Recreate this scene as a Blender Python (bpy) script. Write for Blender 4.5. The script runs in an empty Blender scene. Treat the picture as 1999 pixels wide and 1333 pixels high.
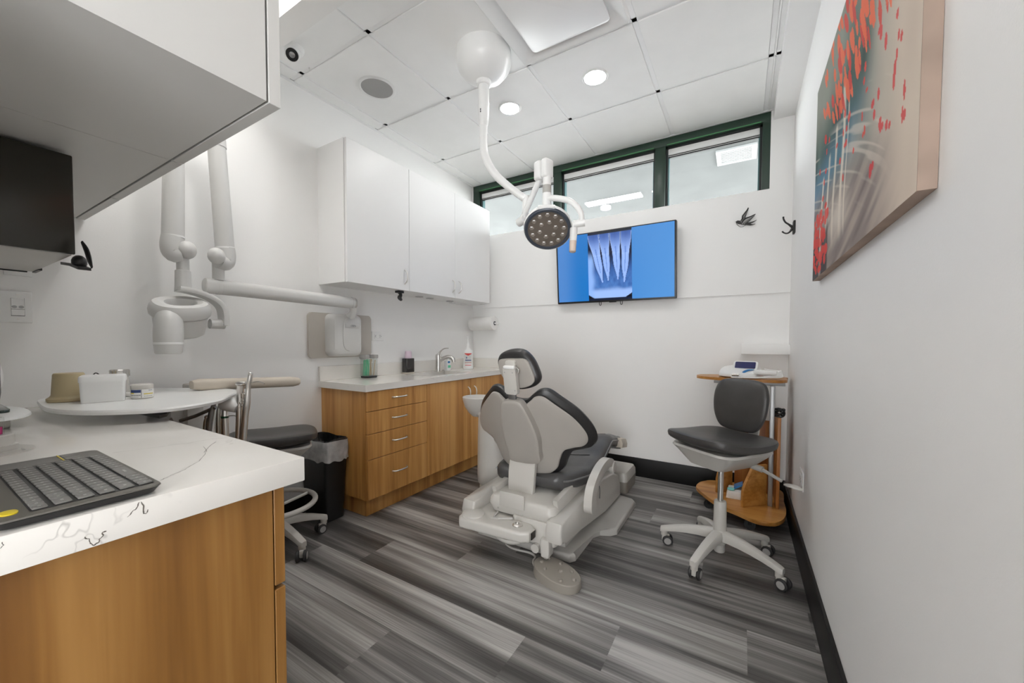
import bpy, bmesh, math, random
from mathutils import Vector as V, Matrix as MX
rnd = random.Random(7)
PI = math.pi
SC = bpy.context.scene
COL = SC.collection
ORG = {}
LOCAL = {}
# room (metres): x right along the back wall, y towards the back wall, z up
XL, XR, YB, ZC, ZK = -2.46, 0.278, 3.285, 2.753, 0.858

# ------------------------------------------------------------------ materials
def newmat(name):
    m = bpy.data.materials.new(name); m.use_nodes = True
    nt = m.node_tree; b = nt.nodes['Principled BSDF']
    return m, nt, b
def N(nt, t, **kw):
    n = nt.nodes.new(t)
    for k, v in kw.items():
        if k == 'op': n.operation = v
        elif hasattr(n, k) and k not in ('inputs',): setattr(n, k, v)
    return n
def ramp(nt, fac, stops):
    r = nt.nodes.new('ShaderNodeValToRGB'); e = r.color_ramp.elements
    while len(e) < len(stops): e.new(0.5)
    for i, (p, c) in enumerate(stops):
        e[i].position = p; e[i].color = tuple(c) + (1,) if len(c) == 3 else c
    nt.links.new(fac, r.inputs[0]); return r.outputs[0]
def noise(nt, vec, scale, detail=3, rough=.5, dist=0):
    n = nt.nodes.new('ShaderNodeTexNoise'); n.inputs['Scale'].default_value = scale
    n.inputs['Detail'].default_value = detail; n.inputs['Roughness'].default_value = rough
    n.inputs['Distortion'].default_value = dist
    nt.links.new(vec, n.inputs['Vector']); return n.outputs[0]
def coords(nt, scale=(1, 1, 1), rot=(0, 0, 0), loc=(0, 0, 0)):
    t = nt.nodes.new('ShaderNodeTexCoord'); mp = nt.nodes.new('ShaderNodeMapping')
    mp.inputs['Scale'].default_value = scale; mp.inputs['Rotation'].default_value = rot
    mp.inputs['Location'].default_value = loc
    nt.links.new(t.outputs['Object'], mp.inputs[0]); return mp.outputs[0]
def bump(nt, b, h, strength, dist=.002):
    n = nt.nodes.new('ShaderNodeBump'); n.inputs['Strength'].default_value = strength
    n.inputs['Distance'].default_value = dist
    nt.links.new(h, n.inputs['Height']); nt.links.new(n.outputs[0], b.inputs['Normal'])
def mat(name, col, rough=.5, metal=0, var=.04, vs=8, bmp=0, bs=200, coat=0, spec=.5):
    m, nt, b = newmat(name)
    f = noise(nt, coords(nt), vs, 3)
    lo = [max(0, c*(1-var)) for c in col]; hi = [min(1, c*(1+var)) for c in col]
    nt.links.new(ramp(nt, f, [(.3, lo), (.7, hi)]), b.inputs['Base Color'])
    b.inputs['Roughness'].default_value = rough; b.inputs['Metallic'].default_value = metal
    b.inputs['Coat Weight'].default_value = coat; b.inputs['Specular IOR Level'].default_value = spec
    if bmp: bump(nt, b, noise(nt, coords(nt), bs, 2), bmp)
    return m
def emit(name, col, s):
    m, nt, b = newmat(name)
    b.inputs['Base Color'].default_value = (*col, 1)
    b.inputs['Emission Color'].default_value = (*col, 1); b.inputs['Emission Strength'].default_value = s
    f = noise(nt, coords(nt), 30, 1)
    nt.links.new(ramp(nt, f, [(0, [c*.97 for c in col]), (1, col)]), b.inputs['Emission Color'])
    return m
def wood(name, dark, mid, light, scale=1.0, rough=.42, axis='Z'):
    m, nt, b = newmat(name)
    sc = {'Z': (1, 1, .045), 'X': (.045, 1, 1)}[axis]
    v = coords(nt, [s*scale for s in sc])
    a = noise(nt, v, 9, 4, .55, .6); c = noise(nt, v, 46, 3, .6, .3)
    mx = N(nt, 'ShaderNodeMath', op='MULTIPLY_ADD'); mx.inputs[1].default_value = .35
    nt.links.new(c, mx.inputs[0]); nt.links.new(a, mx.inputs[2])
    nt.links.new(ramp(nt, mx.outputs[0], [(.52, dark), (.66, mid), (.82, light)]), b.inputs['Base Color'])
    b.inputs['Roughness'].default_value = rough
    bump(nt, b, c, .05, .001)
    return m
def attr_mat(name, rough=.6, em=0, spec=.5, aname='col'):
    """a surface that carries its own printed picture as a colour attribute"""
    m, nt, b = newmat(name)
    a = nt.nodes.new('ShaderNodeAttribute'); a.attribute_name = aname
    nt.links.new(a.outputs['Color'], b.inputs['Base Color'])
    b.inputs['Roughness'].default_value = rough; b.inputs['Specular IOR Level'].default_value = spec
    if em:
        nt.links.new(a.outputs['Color'], b.inputs['Emission Color']); b.inputs['Emission Strength'].default_value = em
        b.inputs['Base Color'].default_value = (.01, .01, .012, 1)
        for l in list(nt.links):
            if l.to_socket == b.inputs['Base Color']: nt.links.remove(l)
    return m

def quartz():
    m, nt, b = newmat('white_quartz')
    v = coords(nt)
    w = noise(nt, v, 1.6, 6, .62, .9)
    s = N(nt, 'ShaderNodeMath', op='SUBTRACT'); s.inputs[1].default_value = .5; nt.links.new(w, s.inputs[0])
    ab = N(nt, 'ShaderNodeMath', op='ABSOLUTE'); nt.links.new(s.outputs[0], ab.inputs[0])
    vein = ramp(nt, ab.outputs[0], [(0, (1, 1, 1)), (.0022, (.0, .0, .0)), (1, (0, 0, 0))])
    pat = ramp(nt, noise(nt, v, 2.3, 3), [(.56, (0, 0, 0)), (.70, (.8, .8, .8))])
    mul = N(nt, 'ShaderNodeMath', op='MULTIPLY'); nt.links.new(vein, mul.inputs[0]); nt.links.new(pat, mul.inputs[1])
    base = ramp(nt, noise(nt, v, 5, 4), [(.3, (.755, .725, .68)), (.7, (.785, .76, .72))])
    mix = N(nt, 'ShaderNodeMix', data_type='RGBA'); nt.links.new(mul.outputs[0], mix.inputs[0])
    nt.links.new(base, mix.inputs[6]); mix.inputs[7].default_value = (.13, .115, .10, 1)
    nt.links.new(mix.outputs[2], b.inputs['Base Color']); b.inputs['Roughness'].default_value = .13
    return m

def floor_mat():
    m, nt, b = newmat('grey_vinyl_planks')
    a = nt.nodes.new('ShaderNodeAttribute'); a.attribute_name = 'plank'
    t = nt.nodes.new('ShaderNodeTexCoord')
    off = N(nt, 'ShaderNodeVectorMath', op='MULTIPLY'); off.inputs[1].default_value = (37, 53, 71)
    nt.links.new(a.outputs['Color'], off.inputs[0])
    def lay(scale, ns, det, rg):
        mp = nt.nodes.new('ShaderNodeMapping'); mp.inputs['Scale'].default_value = scale
        nt.links.new(t.outputs['Object'], mp.inputs[0])
        ad = N(nt, 'ShaderNodeVectorMath', op='ADD'); nt.links.new(mp.outputs[0], ad.inputs[0]); nt.links.new(off.outputs[0], ad.inputs[1])
        return noise(nt, ad.outputs[0], ns, det, rg)
    broad = lay((.55, 8, 1), 1.0, 2, .5); band = lay((.7, 26, 1), 1.0, 3, .6); fine = lay((2.2, 170, 1), 1.0, 3, .65)
    def mad(x, k, y):
        n = N(nt, 'ShaderNodeMath', op='MULTIPLY_ADD'); nt.links.new(x, n.inputs[0]); n.inputs[1].default_value = k
        if isinstance(y, float): n.inputs[2].default_value = y
        else: nt.links.new(y, n.inputs[2])
        return n.outputs[0]
    sep = nt.nodes.new('ShaderNodeSeparateColor'); nt.links.new(a.outputs['Color'], sep.inputs[0])
    x = mad(broad, 1.25, -.62 + 0.0); x = mad(band, .75, x); x = mad(fine, .45, x); x = mad(sep.outputs[2], .22, x)
    cr = ramp(nt, x, [(.30, (.040, .037, .035)), (.50, (.100, .094, .090)), (.70, (.225, .213, .203)), (.93, (.43, .415, .40))])
    nt.links.new(cr, b.inputs['Base Color']); b.inputs['Roughness'].default_value = .40
    bump(nt, b, fine, .06, .001)
    return m

def glass(name, tint=(.93, .96, .95), refl=.06):
    """a thin clear pane: mostly transparent with a glossy reflection that grows with the angle"""
    m, nt, b = newmat(name)
    tr = nt.nodes.new('ShaderNodeBsdfTransparent'); tr.inputs[0].default_value = (*tint, 1)
    gl = nt.nodes.new('ShaderNodeBsdfGlossy'); gl.inputs['Roughness'].default_value = .02
    lw = nt.nodes.new('ShaderNodeLayerWeight'); lw.inputs[0].default_value = .5
    pw = N(nt, 'ShaderNodeMath', op='POWER'); pw.inputs[1].default_value = 4; nt.links.new(lw.outputs['Facing'], pw.inputs[0])
    fr = N(nt, 'ShaderNodeMath', op='MULTIPLY_ADD'); fr.inputs[1].default_value = .5; fr.inputs[2].default_value = refl; nt.links.new(pw.outputs[0], fr.inputs[0])
    mx = nt.nodes.new('ShaderNodeMixShader'); nt.links.new(fr.outputs[0], mx.inputs[0])
    nt.links.new(tr.outputs[0], mx.inputs[1]); nt.links.new(gl.outputs[0], mx.inputs[2])
    nt.links.new(mx.outputs[0], nt.nodes['Material Output'].inputs[0])
    return m

MT = dict(
    wall=mat('white_wall_paint', (.86, .855, .845), .55, var=.01, vs=3, bmp=.10, bs=260),
    wall_r=mat('white_wall_paint_right', (.85, .845, .84), .5, var=.01, vs=3, bmp=.10, bs=260),
    pave=mat('pavement', (.55, .53, .5), .9), hall=mat('pale_concrete', (.098, .105, .106), .8, var=.10, vs=2.2, bmp=.05, bs=60),
    tile=mat('ceiling_tile', (.90, .90, .89), .9, var=.015, vs=6, bmp=.12, bs=420),
    tbar=mat('white_grid_metal', (.90, .90, .90), .45, var=.01),
    gap=mat('dark_gap', (.05, .05, .05), .8),
    floor=floor_mat(),
    base=mat('black_baseboard', (.008, .0075, .007), .42, var=.1, spec=.25),
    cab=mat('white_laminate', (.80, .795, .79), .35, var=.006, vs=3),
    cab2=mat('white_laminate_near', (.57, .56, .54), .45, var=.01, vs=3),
    under=mat('grey_laminate_underside', (.47, .46, .44), .5, var=.03, vs=4),
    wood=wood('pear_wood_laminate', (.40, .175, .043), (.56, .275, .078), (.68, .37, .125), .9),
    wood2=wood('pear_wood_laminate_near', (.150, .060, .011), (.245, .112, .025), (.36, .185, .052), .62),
    wood3=wood('orange_cart_wood', (.34, .135, .024), (.46, .205, .045), (.55, .275, .075), 1.4, .35, 'X'),
    wood4=wood('brown_cart_panel', (.20, .062, .012), (.32, .115, .025), (.40, .17, .045), 1.2, .4),
    piping=mat('grey_piping', (.17, .168, .165), .35), quartz=quartz(), vein=mat('dark_vein', (.13, .115, .10), .3, var=.3, vs=60),
    plastic=mat('warm_white_plastic', (.545, .525, .49), .32, var=.01),
    plastic2=mat('light_grey_plastic', (.44, .425, .40), .4, var=.02),
    shell=mat('beige_grey_shell', (.385, .358, .325), .38, var=.02),
    taupe=mat('taupe_rubber', (.27, .245, .215), .55, var=.03, bmp=.1, bs=500),
    xray=mat('pale_grey_plastic', (.62, .615, .60), .36, var=.01),
    xray2=mat('beige_wall_plate', (.50, .465, .42), .45, var=.015),
    white=mat('white_plastic', (.82, .82, .81), .28, var=.01),
    leather=mat('dark_grey_leather', (.050, .047, .045), .40, var=.12, vs=14, bmp=.18, bs=330),
    leather2=mat('black_leather', (.022, .021, .021), .36, var=.1, bmp=.12, bs=300),
    chairseat=mat('slate_leather', (.075, .074, .074), .36, var=.12, vs=9, bmp=.15, bs=240),
    cream=mat('cream_cover', (.56, .50, .42), .5, var=.04),
    chrome=mat('brushed_steel', (.72, .70, .67), .26, 1, var=.04),
    nickel=mat('satin_nickel', (.80, .78, .75), .30, 1, var=.03),
    steel=mat('grey_steel', (.36, .36, .36), .38, .8, var=.04),
    black=mat('black_plastic', (.012, .012, .012), .35, var=.1),
    iron=mat('black_iron', (.016, .015, .014), .5, var=.1),
    tyre=mat('dark_rubber', (.035, .034, .034), .55, var=.08),
    hubm=mat('grey_wheel_hub', (.36, .35, .34), .4, var=.02),
    bag=mat('clear_bin_liner', (.42, .42, .42), .22, var=.2, vs=20),
    bagin=mat('black_bin_liner', (.018, .018, .018), .18, var=.2, vs=20),
    green=mat('dark_green_frame', (.018, .042, .028), .35, var=.06),
    greenbright=mat('green_bead', (.06, .26, .09), .35, var=.05),  # brighter green for the thin line above each pane
    gasket=mat('black_gasket', (.01, .012, .012), .5),
    teal=mat('blue_green_reveal', (.10, .20, .21), .4),
    glass=glass('window_glass', (.965, .98, .975), .02),
    clear=glass('clear_glass', (.955, .965, .96), .03),
    screen=mat('dark_screen', (.022, .020, .014), .22, var=.05),
    lamp=emit('lamp_diffuser', (1, .99, .965), 36),
    panel=emit('light_panel', (1, .985, .955), .7), panel2=emit('bright_light_panel', (1, .985, .955), 1.7),  # panel is the glow of the added unseen ceiling panels, panel2 the visible one
    hallamp=emit('hall_light', (1, 1, 1), .32),
    lens=mat('amber_grey_lens', (.155, .128, .105), .18, var=.06, coat=.4),
    lensb=mat('lens_bead', (.26, .225, .195), .15, var=.05, coat=.6),
    navy=mat('slate_blue_rim', (.055, .065, .085), .35, var=.04),
    peach=mat('peach_plastic', (.66, .55, .47), .4, var=.02),
    speaker=mat('grey_mesh', (.38, .375, .365), .8, var=.03, bmp=.3, bs=700),
    tan=mat('tan_plastic', (.47, .385, .23), .5, var=.02),
    mint=mat('mint_plastic', (.14, .62, .36), .4), straw=mat('straw_wood', (.62, .45, .26), .6),
    pink=mat('pale_pink_cap', (.72, .58, .68), .4), soap=mat('dark_soap', (.012, .009, .008), .12, coat=.6),
    blue=mat('blue_trim', (.012, .16, .42), .3), bluescr=mat('deep_blue_screen', (.010, .014, .10), .15, coat=.5),
    aqua=mat('aqua_card', (.22, .62, .60), .5), red=mat('red_ink', (.62, .045, .035), .5), ink=mat('navy_ink', (.03, .06, .20), .5),
    dkink=mat('dark_ink', (.04, .04, .05), .5), greyink=mat('grey_ink', (.40, .41, .44), .5), yellow=mat('yellow_plastic', (.72, .55, .02), .4),
    kb=mat('dark_taupe_plastic', (.12, .112, .097), .38, var=.04), key=mat('grey_key', (.19, .183, .172), .42, var=.03),
    legend=mat('key_legend', (.40, .39, .38), .5), keyink=mat('pale_legend', (.62, .62, .60), .5), paper=mat('white_paper', (.80, .79, .77), .9, bmp=.2, bs=300),
    magenta=mat('magenta_liquid', (.50, .02, .16), .2), ceramic=mat('sink_ceramic', (.78, .77, .75), .12),
    pict=attr_mat('printed_canvas', .75, 0, .2), tvs=attr_mat('lit_screen', .16, .36, .35), vent=mat('vent_white', (.26, .27, .27), .5), edge=attr_mat('canvas_edge', .8, 0, .2),
    greenring=mat('green_ring', (.01, .09, .04), .4), dglass=mat('green_black_glass', (.008, .03, .022), .08, coat=.5),
)

# ------------------------------------------------------------------ geometry builder
def lerp(a, b, t): return a + (b - a)*t
def cr(pts, n=6, closed=True):
    """Catmull-Rom through points"""
    P = [V(p) if len(p) == 3 else V((p[0], p[1], 0)) for p in pts]; two = len(pts[0]) == 2
    out = []; m = len(P)
    for i in range(m if closed else m-1):
        if closed: a, b, c, d = P[i-1], P[i], P[(i+1) % m], P[(i+2) % m]
        else: a, b, c, d = P[max(i-1, 0)], P[i], P[i+1], P[min(i+2, m-1)]
        for k in range(n):
            t = k/n
            out.append(.5*((2*b) + (c-a)*t + (2*a-5*b+4*c-d)*t*t + (3*b-a-3*c+d)*t**3))
    if not closed: out.append(P[-1])
    return [(p.x, p.y) for p in out] if two else out
def rrect(x0, x1, y0, y1, r, n=5):
    o = []
    for cx, cy, a in ((x1-r, y1-r, 0), (x0+r, y1-r, 90), (x0+r, y0+r, 180), (x1-r, y0+r, 270)):
        for k in range(n+1):
            t = math.radians(a + 90*k/n); o.append((cx+r*math.cos(t), cy+r*math.sin(t)))
    return o
def ell(cx, cy, rx, ry, n=32, p=2.0):
    o = []
    for k in range(n):
        t = 2*PI*k/n; c, s = math.cos(t), math.sin(t)
        o.append((cx+rx*math.copysign(abs(c)**(2/p), c), cy+ry*math.copysign(abs(s)**(2/p), s)))
    return o
XY = lambda x, y, h: V((x, y, h))
def frame(org, w, up=(0, 0, 1)):
    w = V(w).normalized(); u = V(up).cross(w)
    if u.length < 1e-4: u = V((1, 0, 0))
    u.normalize(); v = w.cross(u); o = V(org)
    return lambda x, y, h: o + u*x + v*y + w*h

class G:
    def __init__(s): s.b = bmesh.new(); s.mats = []; s.mi = 0
    def use(s, m):
        if m not in s.mats: s.mats.append(m)
        s.mi = s.mats.index(m); return s
    def face(s, vs):
        try: f = s.b.faces.new(vs)
        except ValueError: return None
        f.material_index = s.mi; return f
    def box(s, x0, x1, y0, y1, z0, z1, bev=0, seg=2, mp=None):
        mp = mp or XY
        vs = [s.b.verts.new(mp(x, y, z)) for z in (z0, z1) for y in (y0, y1) for x in (x0, x1)]
        fs = [s.face([vs[i] for i in q]) for q in ((0, 2, 3, 1), (4, 5, 7, 6), (0, 1, 5, 4), (2, 6, 7, 3), (0, 4, 6, 2), (1, 3, 7, 5))]
        if bev:
            es = list({e for f in fs for e in f.edges})
            r = bmesh.ops.bevel(s.b, geom=es, offset=bev, segments=seg, affect='EDGES', profile=.5)
            for f in r['faces']: f.material_index = s.mi
        return s
    def prism(s, outline, h0, h1, mp=None, bev=0, seg=2, bot=True):
        mp = mp or XY
        a = [s.b.verts.new(mp(x, y, h0)) for x, y in outline]; c = [s.b.verts.new(mp(x, y, h1)) for x, y in outline]
        n = len(a)
        for i in range(n): s.face([a[i], a[(i+1) % n], c[(i+1) % n], c[i]])
        f1 = s.face(c); f0 = s.face(a[::-1])
        if bev:
            es = list(f1.edges) + (list(f0.edges) if bot else [])
            r = bmesh.ops.bevel(s.b, geom=es, offset=bev, segments=seg, affect='EDGES', profile=.5)
            for f in r['faces']: f.material_index = s.mi
        return s
    def skin(s, rings, closed=True, cap=True):
        R = [[s.b.verts.new(p) for p in r] for r in rings]
        n = len(R[0])
        for i in range(len(R)-1):
            for j in range(n if closed else n-1):
                k = (j+1) % n; s.face([R[i][j], R[i][k], R[i+1][k], R[i+1][j]])
        if cap and closed: s.face(R[0][::-1]); s.face(R[-1])
        return s
    def lathe(s, prof, c=(0, 0, 0), w=(0, 0, 1), n=24, sx=1, sy=1):
        f = frame(c, w, (0, 1, 0) if abs(V(w).normalized().z) > .95 else (0, 0, 1)); rings = []
        for r, h in prof:
            r = max(r, 1e-5); rings.append([f(r*sx*math.cos(2*PI*k/n), r*sy*math.sin(2*PI*k/n), h) for k in range(n)])
        return s.skin(rings)
    def cyl(s, a, b, r0, r1=None, n=20):
        a, b = V(a), V(b); r1 = r0 if r1 is None else r1
        return s.lathe([(r0, 0), (r1, (b-a).length)], a, b-a, n)
    def tube(s, pts, r, n=12, closed=False, sub=0, flat=None):
        P = [V(p) for p in pts]
        R = list(r) if isinstance(r, (list, tuple)) else None
        if sub:
            if R:
                q = cr([(i, x, 0) for i, x in enumerate(R)], sub, closed); R = [p[1] for p in q]
            P = cr([tuple(p) for p in P], sub, closed)
        m = len(P); T = []
        for i in range(m):
            if closed: t = P[(i+1) % m]-P[i-1]
            else: t = P[min(i+1, m-1)]-P[max(i-1, 0)]
            T.append(t.normalized())
        u = T[0].orthogonal().normalized()
        if flat is not None: u = (V(flat[0]) - T[0]*V(flat[0]).dot(T[0])).normalized()
        rings = []
        for i in range(m):
            u = (u - T[i]*u.dot(T[i]))
            if flat is not None: u = V(flat[0]) - T[i]*V(flat[0]).dot(T[i])
            u.normalize(); w = T[i].cross(u)
            rr = R[i] if R else r
            fa, fb = (flat[1], flat[2]) if flat is not None else (1, 1)
            rings.append([P[i] + u*rr*fa*math.cos(2*PI*k/n) + w*rr*fb*math.sin(2*PI*k/n) for k in range(n)])
        if closed:
            rings.append(rings[0]); VR = [[s.b.verts.new(p) for p in q] for q in rings[:-1]]
            for i in range(m):
                for j in range(n):
                    a, b2 = VR[i], VR[(i+1) % m]; s.face([a[j], a[(j+1) % n], b2[(j+1) % n], b2[j]])
            return s
        return s.skin(rings)
    def ball(s, c, r, n=16, sc=(1, 1, 1)):
        c = V(c); rings = []
        for i in range(1, n//2):
            t = PI*i/(n//2)
            rings.append([c + V((r*sc[0]*math.sin(t)*math.cos(2*PI*k/n), r*sc[1]*math.sin(t)*math.sin(2*PI*k/n), -r*sc[2]*math.cos(t))) for k in range(n)])
        VR = [[s.b.verts.new(p) for p in q] for q in rings]
        a = s.b.verts.new(c-V((0, 0, r*sc[2]))); z = s.b.verts.new(c+V((0, 0, r*sc[2])))
        for i in range(len(VR)-1):
            for j in range(n): s.face([VR[i][j], VR[i][(j+1) % n], VR[i+1][(j+1) % n], VR[i+1][j]])
        for j in range(n):
            s.face([a, VR[0][(j+1) % n], VR[0][j]]); s.face([z, VR[-1][j], VR[-1][(j+1) % n]])
        return s
    def puff(s, outline, mp, tf, tb, c=None, p=4, pb=None, rs=(.3, .55, .75, .88, .95, .985)):
        """a padded form: an outline that swells tf above and tb below the plane it is drawn in"""
        n = len(outline)
        if c is None: c = (sum(q[0] for q in outline)/n, sum(q[1] for q in outline)/n)
        pb = pb or p
        def ring(r, t, e, sg):
            h = sg*t*(max(0, 1-r**e))**(1/e)
            return [s.b.verts.new(mp(c[0]+(x-c[0])*r, c[1]+(y-c[1])*r, h)) for x, y in outline]
        rim = ring(1, 0, 2, 1)
        for t, e, sg in ((tf, p, 1), (tb, pb, -1)):
            cv = s.b.verts.new(mp(c[0], c[1], sg*t)); prev = None
            for r in rs:
                q = ring(r, t, e, sg)
                for j in range(n):
                    k = (j+1) % n
                    if prev is None: f = [cv, q[j], q[k]]
                    else: f = [prev[j], q[j], q[k], prev[k]]
                    s.face(f if sg > 0 else f[::-1])
                prev = q
            for j in range(n):
                k = (j+1) % n; f = [prev[j], rim[j], rim[k], prev[k]]; s.face(f if sg > 0 else f[::-1])
        return s
    def obj(s, name, m, parent=None, label=None, kind=None, smooth=32, cat=None, group=None, org=None):
        bmesh.ops.remove_doubles(s.b, verts=s.b.verts, dist=1e-6)
        bmesh.ops.recalc_face_normals(s.b, faces=s.b.faces)
        lim = math.radians(smooth)
        for f in s.b.faces: f.smooth = smooth > 0
        for e in s.b.edges:
            e.smooth = len(e.link_faces) == 2 and e.calc_face_angle(9) < lim
        if parent is None:
            xs = [v.co for v in s.b.verts]
            o = V(org) if org else V(((min(p.x for p in xs)+max(p.x for p in xs))/2, (min(p.y for p in xs)+max(p.y for p in xs))/2, min(p.z for p in xs)))
        else: o = V((0, 0, 0)) if LOCAL.get(parent.name) else ORG[parent.name]
        for v in s.b.verts: v.co -= o
        me = bpy.data.meshes.new(name); s.b.to_mesh(me); s.b.free()
        ob = bpy.data.objects.new(name, me); COL.objects.link(ob)
        ml = [m] + [q for q in s.mats if q is not m] if not s.mats else s.mats
        for q in ml: me.materials.append(q)
        if parent is None: ob.location = o
        else: ob.parent = parent; LOCAL[ob.name] = LOCAL.get(parent.name)
        ORG[ob.name] = o
        if label: ob['label'] = label
        if kind: ob['kind'] = kind
        if cat: ob['category'] = cat
        if group: ob['group'] = group
        return ob
def thing(name, label, cat, loc, rot=0, group=None, local=False, kind=None):
    o = bpy.data.objects.new(name, None); COL.objects.link(o); o.empty_display_size = .05
    o.location = loc; o.rotation_euler = (0, 0, rot); ORG[o.name] = V(loc); LOCAL[o.name] = local
    if label: o['label'] = label
    if cat: o['category'] = cat
    if group: o['group'] = group
    if kind: o['kind'] = kind
    return o
def dup(root, loc, rot=None, label=None, par=None):
    """a copy of a thing with copies of its parts and sub-parts"""
    r = root.copy(); COL.objects.link(r); ORG[r.name] = V(loc) if loc is not None else ORG[root.name]; LOCAL[r.name] = LOCAL.get(root.name)
    if par is not None: r.parent = par
    if loc is not None: r.location = loc
    if rot is not None: r.rotation_euler[2] = rot
    if label: r['label'] = label
    for ch in list(root.children): dup(ch, None, None, None, r)
    return r
def one(name, g, m, label, cat, group=None, smooth=32, kind=None): return g.obj(name, m, None, label, kind, smooth, cat, group)
def struct(name, g, m, parent=None, smooth=32): return g.obj(name, m, parent, kind='structure' if parent is None else None, smooth=smooth)
def paint(ob, fn, name='col'):
    me = ob.data; a = me.color_attributes.new(name, 'FLOAT_COLOR', 'POINT')
    buf = []
    for v in me.vertices: buf.extend(fn(v.co))
    a.data.foreach_set('color', buf)
def picgrid(fn, mp, nu, nv):
    """a fine grid whose points carry a printed picture: fn(u, v) gives the ink"""
    g = G(); P = [[g.b.verts.new(mp(i/nu, j/nv, 0)) for i in range(nu+1)] for j in range(nv+1)]
    for j in range(nv):
        for i in range(nu): g.face([P[j][i], P[j][i+1], P[j+1][i+1], P[j+1][i]])
    return g
def addcol(ob, fn, nu, nv):
    a = ob.data.color_attributes.new('col', 'FLOAT_COLOR', 'POINT'); buf = []
    for j in range(nv+1):
        for i in range(nu+1): buf.extend((*fn(i/nu, j/nv), 1))
    a.data.foreach_set('color', buf)
def s2l(r, g, b): return tuple(((c/255)/12.92 if c/255 < .04045 else ((c/255+.055)/1.055)**2.4) for c in (r, g, b))
def sstep(a, b, x):
    t = max(0, min(1, (x-a)/(b-a))); return t*t*(3-2*t)
def mixc(a, b, t): return tuple(p+(q-p)*t for p, q in zip(a, b))
def hsh(i, j=0, k=0):
    x = math.sin(i*127.1+j*311.7+k*74.7)*43758.5453; return x-math.floor(x)
def vnoise(x, y, k=0):
    i, j = math.floor(x), math.floor(y); u, v = x-i, y-j; u = u*u*(3-2*u); v = v*v*(3-2*v)
    return lerp(lerp(hsh(i, j, k), hsh(i+1, j, k), u), lerp(hsh(i, j+1, k), hsh(i+1, j+1, k), u), v)
# ------------------------------------------------------------------ camera
cd = bpy.data.cameras.new('camera'); cam = bpy.data.objects.new('camera', cd); COL.objects.link(cam)
yaw, pit, rol, FP = .5417, .0324, .0033, 746.947
F_ = V((-math.sin(yaw)*math.cos(pit), math.cos(yaw)*math.cos(pit), -math.sin(pit))); R0 = V((math.cos(yaw), math.sin(yaw), 0)); U0 = R0.cross(F_)
R_ = R0*math.cos(rol)+U0*math.sin(rol); U_ = U0*math.cos(rol)-R0*math.sin(rol)
cam.matrix_world = MX(((R_.x, U_.x, -F_.x, 0), (R_.y, U_.y, -F_.y, 0), (R_.z, U_.z, -F_.z, 1.1305), (0, 0, 0, 1)))
cd.sensor_width = 36; cd.lens = 36*FP/1999; cd.shift_y = (690.53-666.5)/1999; cd.clip_start = .02
SC.camera = cam

# ------------------------------------------------------------------ floor: one mesh of planks
YF = -1.7
g = G(); data = []
W = .2416; y0 = .046-8*W
anch = {4: -.69, 5: -.395, 6: .037, 10: -.477, 7: -1.02, 8: -.15, 9: -.95, 3: .12, 2: -.35, 11: -1.15, 12: -.3}
tone = {(5, -1): .12, (5, 0): .30, (4, 0): -.35, (6, 0): -.25, (4, -1): .28, (3, 0): -.05, (6, -1): .0, (7, 0): -.05}
L = 1.275
for k in range(-8, 14):
    ya, yb = .046+W*k, .046+W*(k+1)
    ya, yb = max(ya, YF), min(yb, YB+.1)
    if yb <= ya: continue
    a = anch.get(k, hsh(k, 5)*L - .6)
    for i in range(-4, 4):
        xa, xb = a+i*L, a+(i+1)*L
        xa, xb = max(xa, XL-.1), min(xb, 1.4)
        if xb <= xa: continue
        q = g.face([g.b.verts.new((x, y, 0)) for x, y in ((xa, ya), (xb, ya), (xb, yb), (xa, yb))])
        data.append((hsh(k, i, 1), hsh(k, i, 2), tone.get((k, i), (hsh(k, i, 3)-.5)*.6), 1))
me_f = None
for v in g.b.verts: pass
fl = bpy.data.meshes.new('floor'); g.b.to_mesh(fl); g.b.free(); fl.materials.append(MT['floor'])
fo = bpy.data.objects.new('floor', fl); COL.objects.link(fo); fo['kind'] = 'structure'
at = fl.color_attributes.new('plank', 'FLOAT_COLOR', 'CORNER'); bufc = []
for p, d in zip(fl.polygons, data): bufc.extend(list(d)*len(p.loop_indices))
at.data.foreach_set('color', bufc)
struct('floor_slab', G().box(XL-.3, 1.5, YF-.1, 7.2, -.12, -.004), MT['hall'])

# ------------------------------------------------------------------ walls
struct('wall_left', G().box(XL-.12, XL, YF, YB+.12, 0, 3.0), MT['wall'])
struct('wall_right', G().box(XR, XR+.12, -.35, YB+.12, 0, 3.0), MT['wall_r'])
g = G(); g.box(XL, XR+.12, YB, YB+.16, 0, 1.477); g.box(XL, XR+.12, YB-.010, YB+.16, 1.477, 2.212); g.box(XL, -2.45, YB-.01, YB+.16, 2.212, ZC)
g.box(.142, XR+.12, YB-.010, YB+.16, 2.212, ZC+.1); g.box(XL, XR+.12, YB, YB+.16, 2.749, 3.0)
struct('wall_back', g, MT['wall'])
struct('wall_partition', G().box(XL, -.84, -.24, -.12, 0, 3.0), MT['wall'])
g = G(); g.box(XL-.12, 1.5, YF-.12, YF, 0, .10); g.box(XL-.12, 1.5, YF-.12, YF, 1.95, 3.0); g.box(XL-.12, -.3, YF-.12, YF, .1, 1.95); g.box(1.0, 1.5, YF-.12, YF, .1, 1.95)  # opening invented behind the camera to let in daylight as fill
g.box(1.38, 1.5, YF, -.36, 0, 3.0); g.box(XR, 1.5, -.36, -.24, 0, 3.0)
struct('wall_front', g, MT['wall'])
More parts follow.
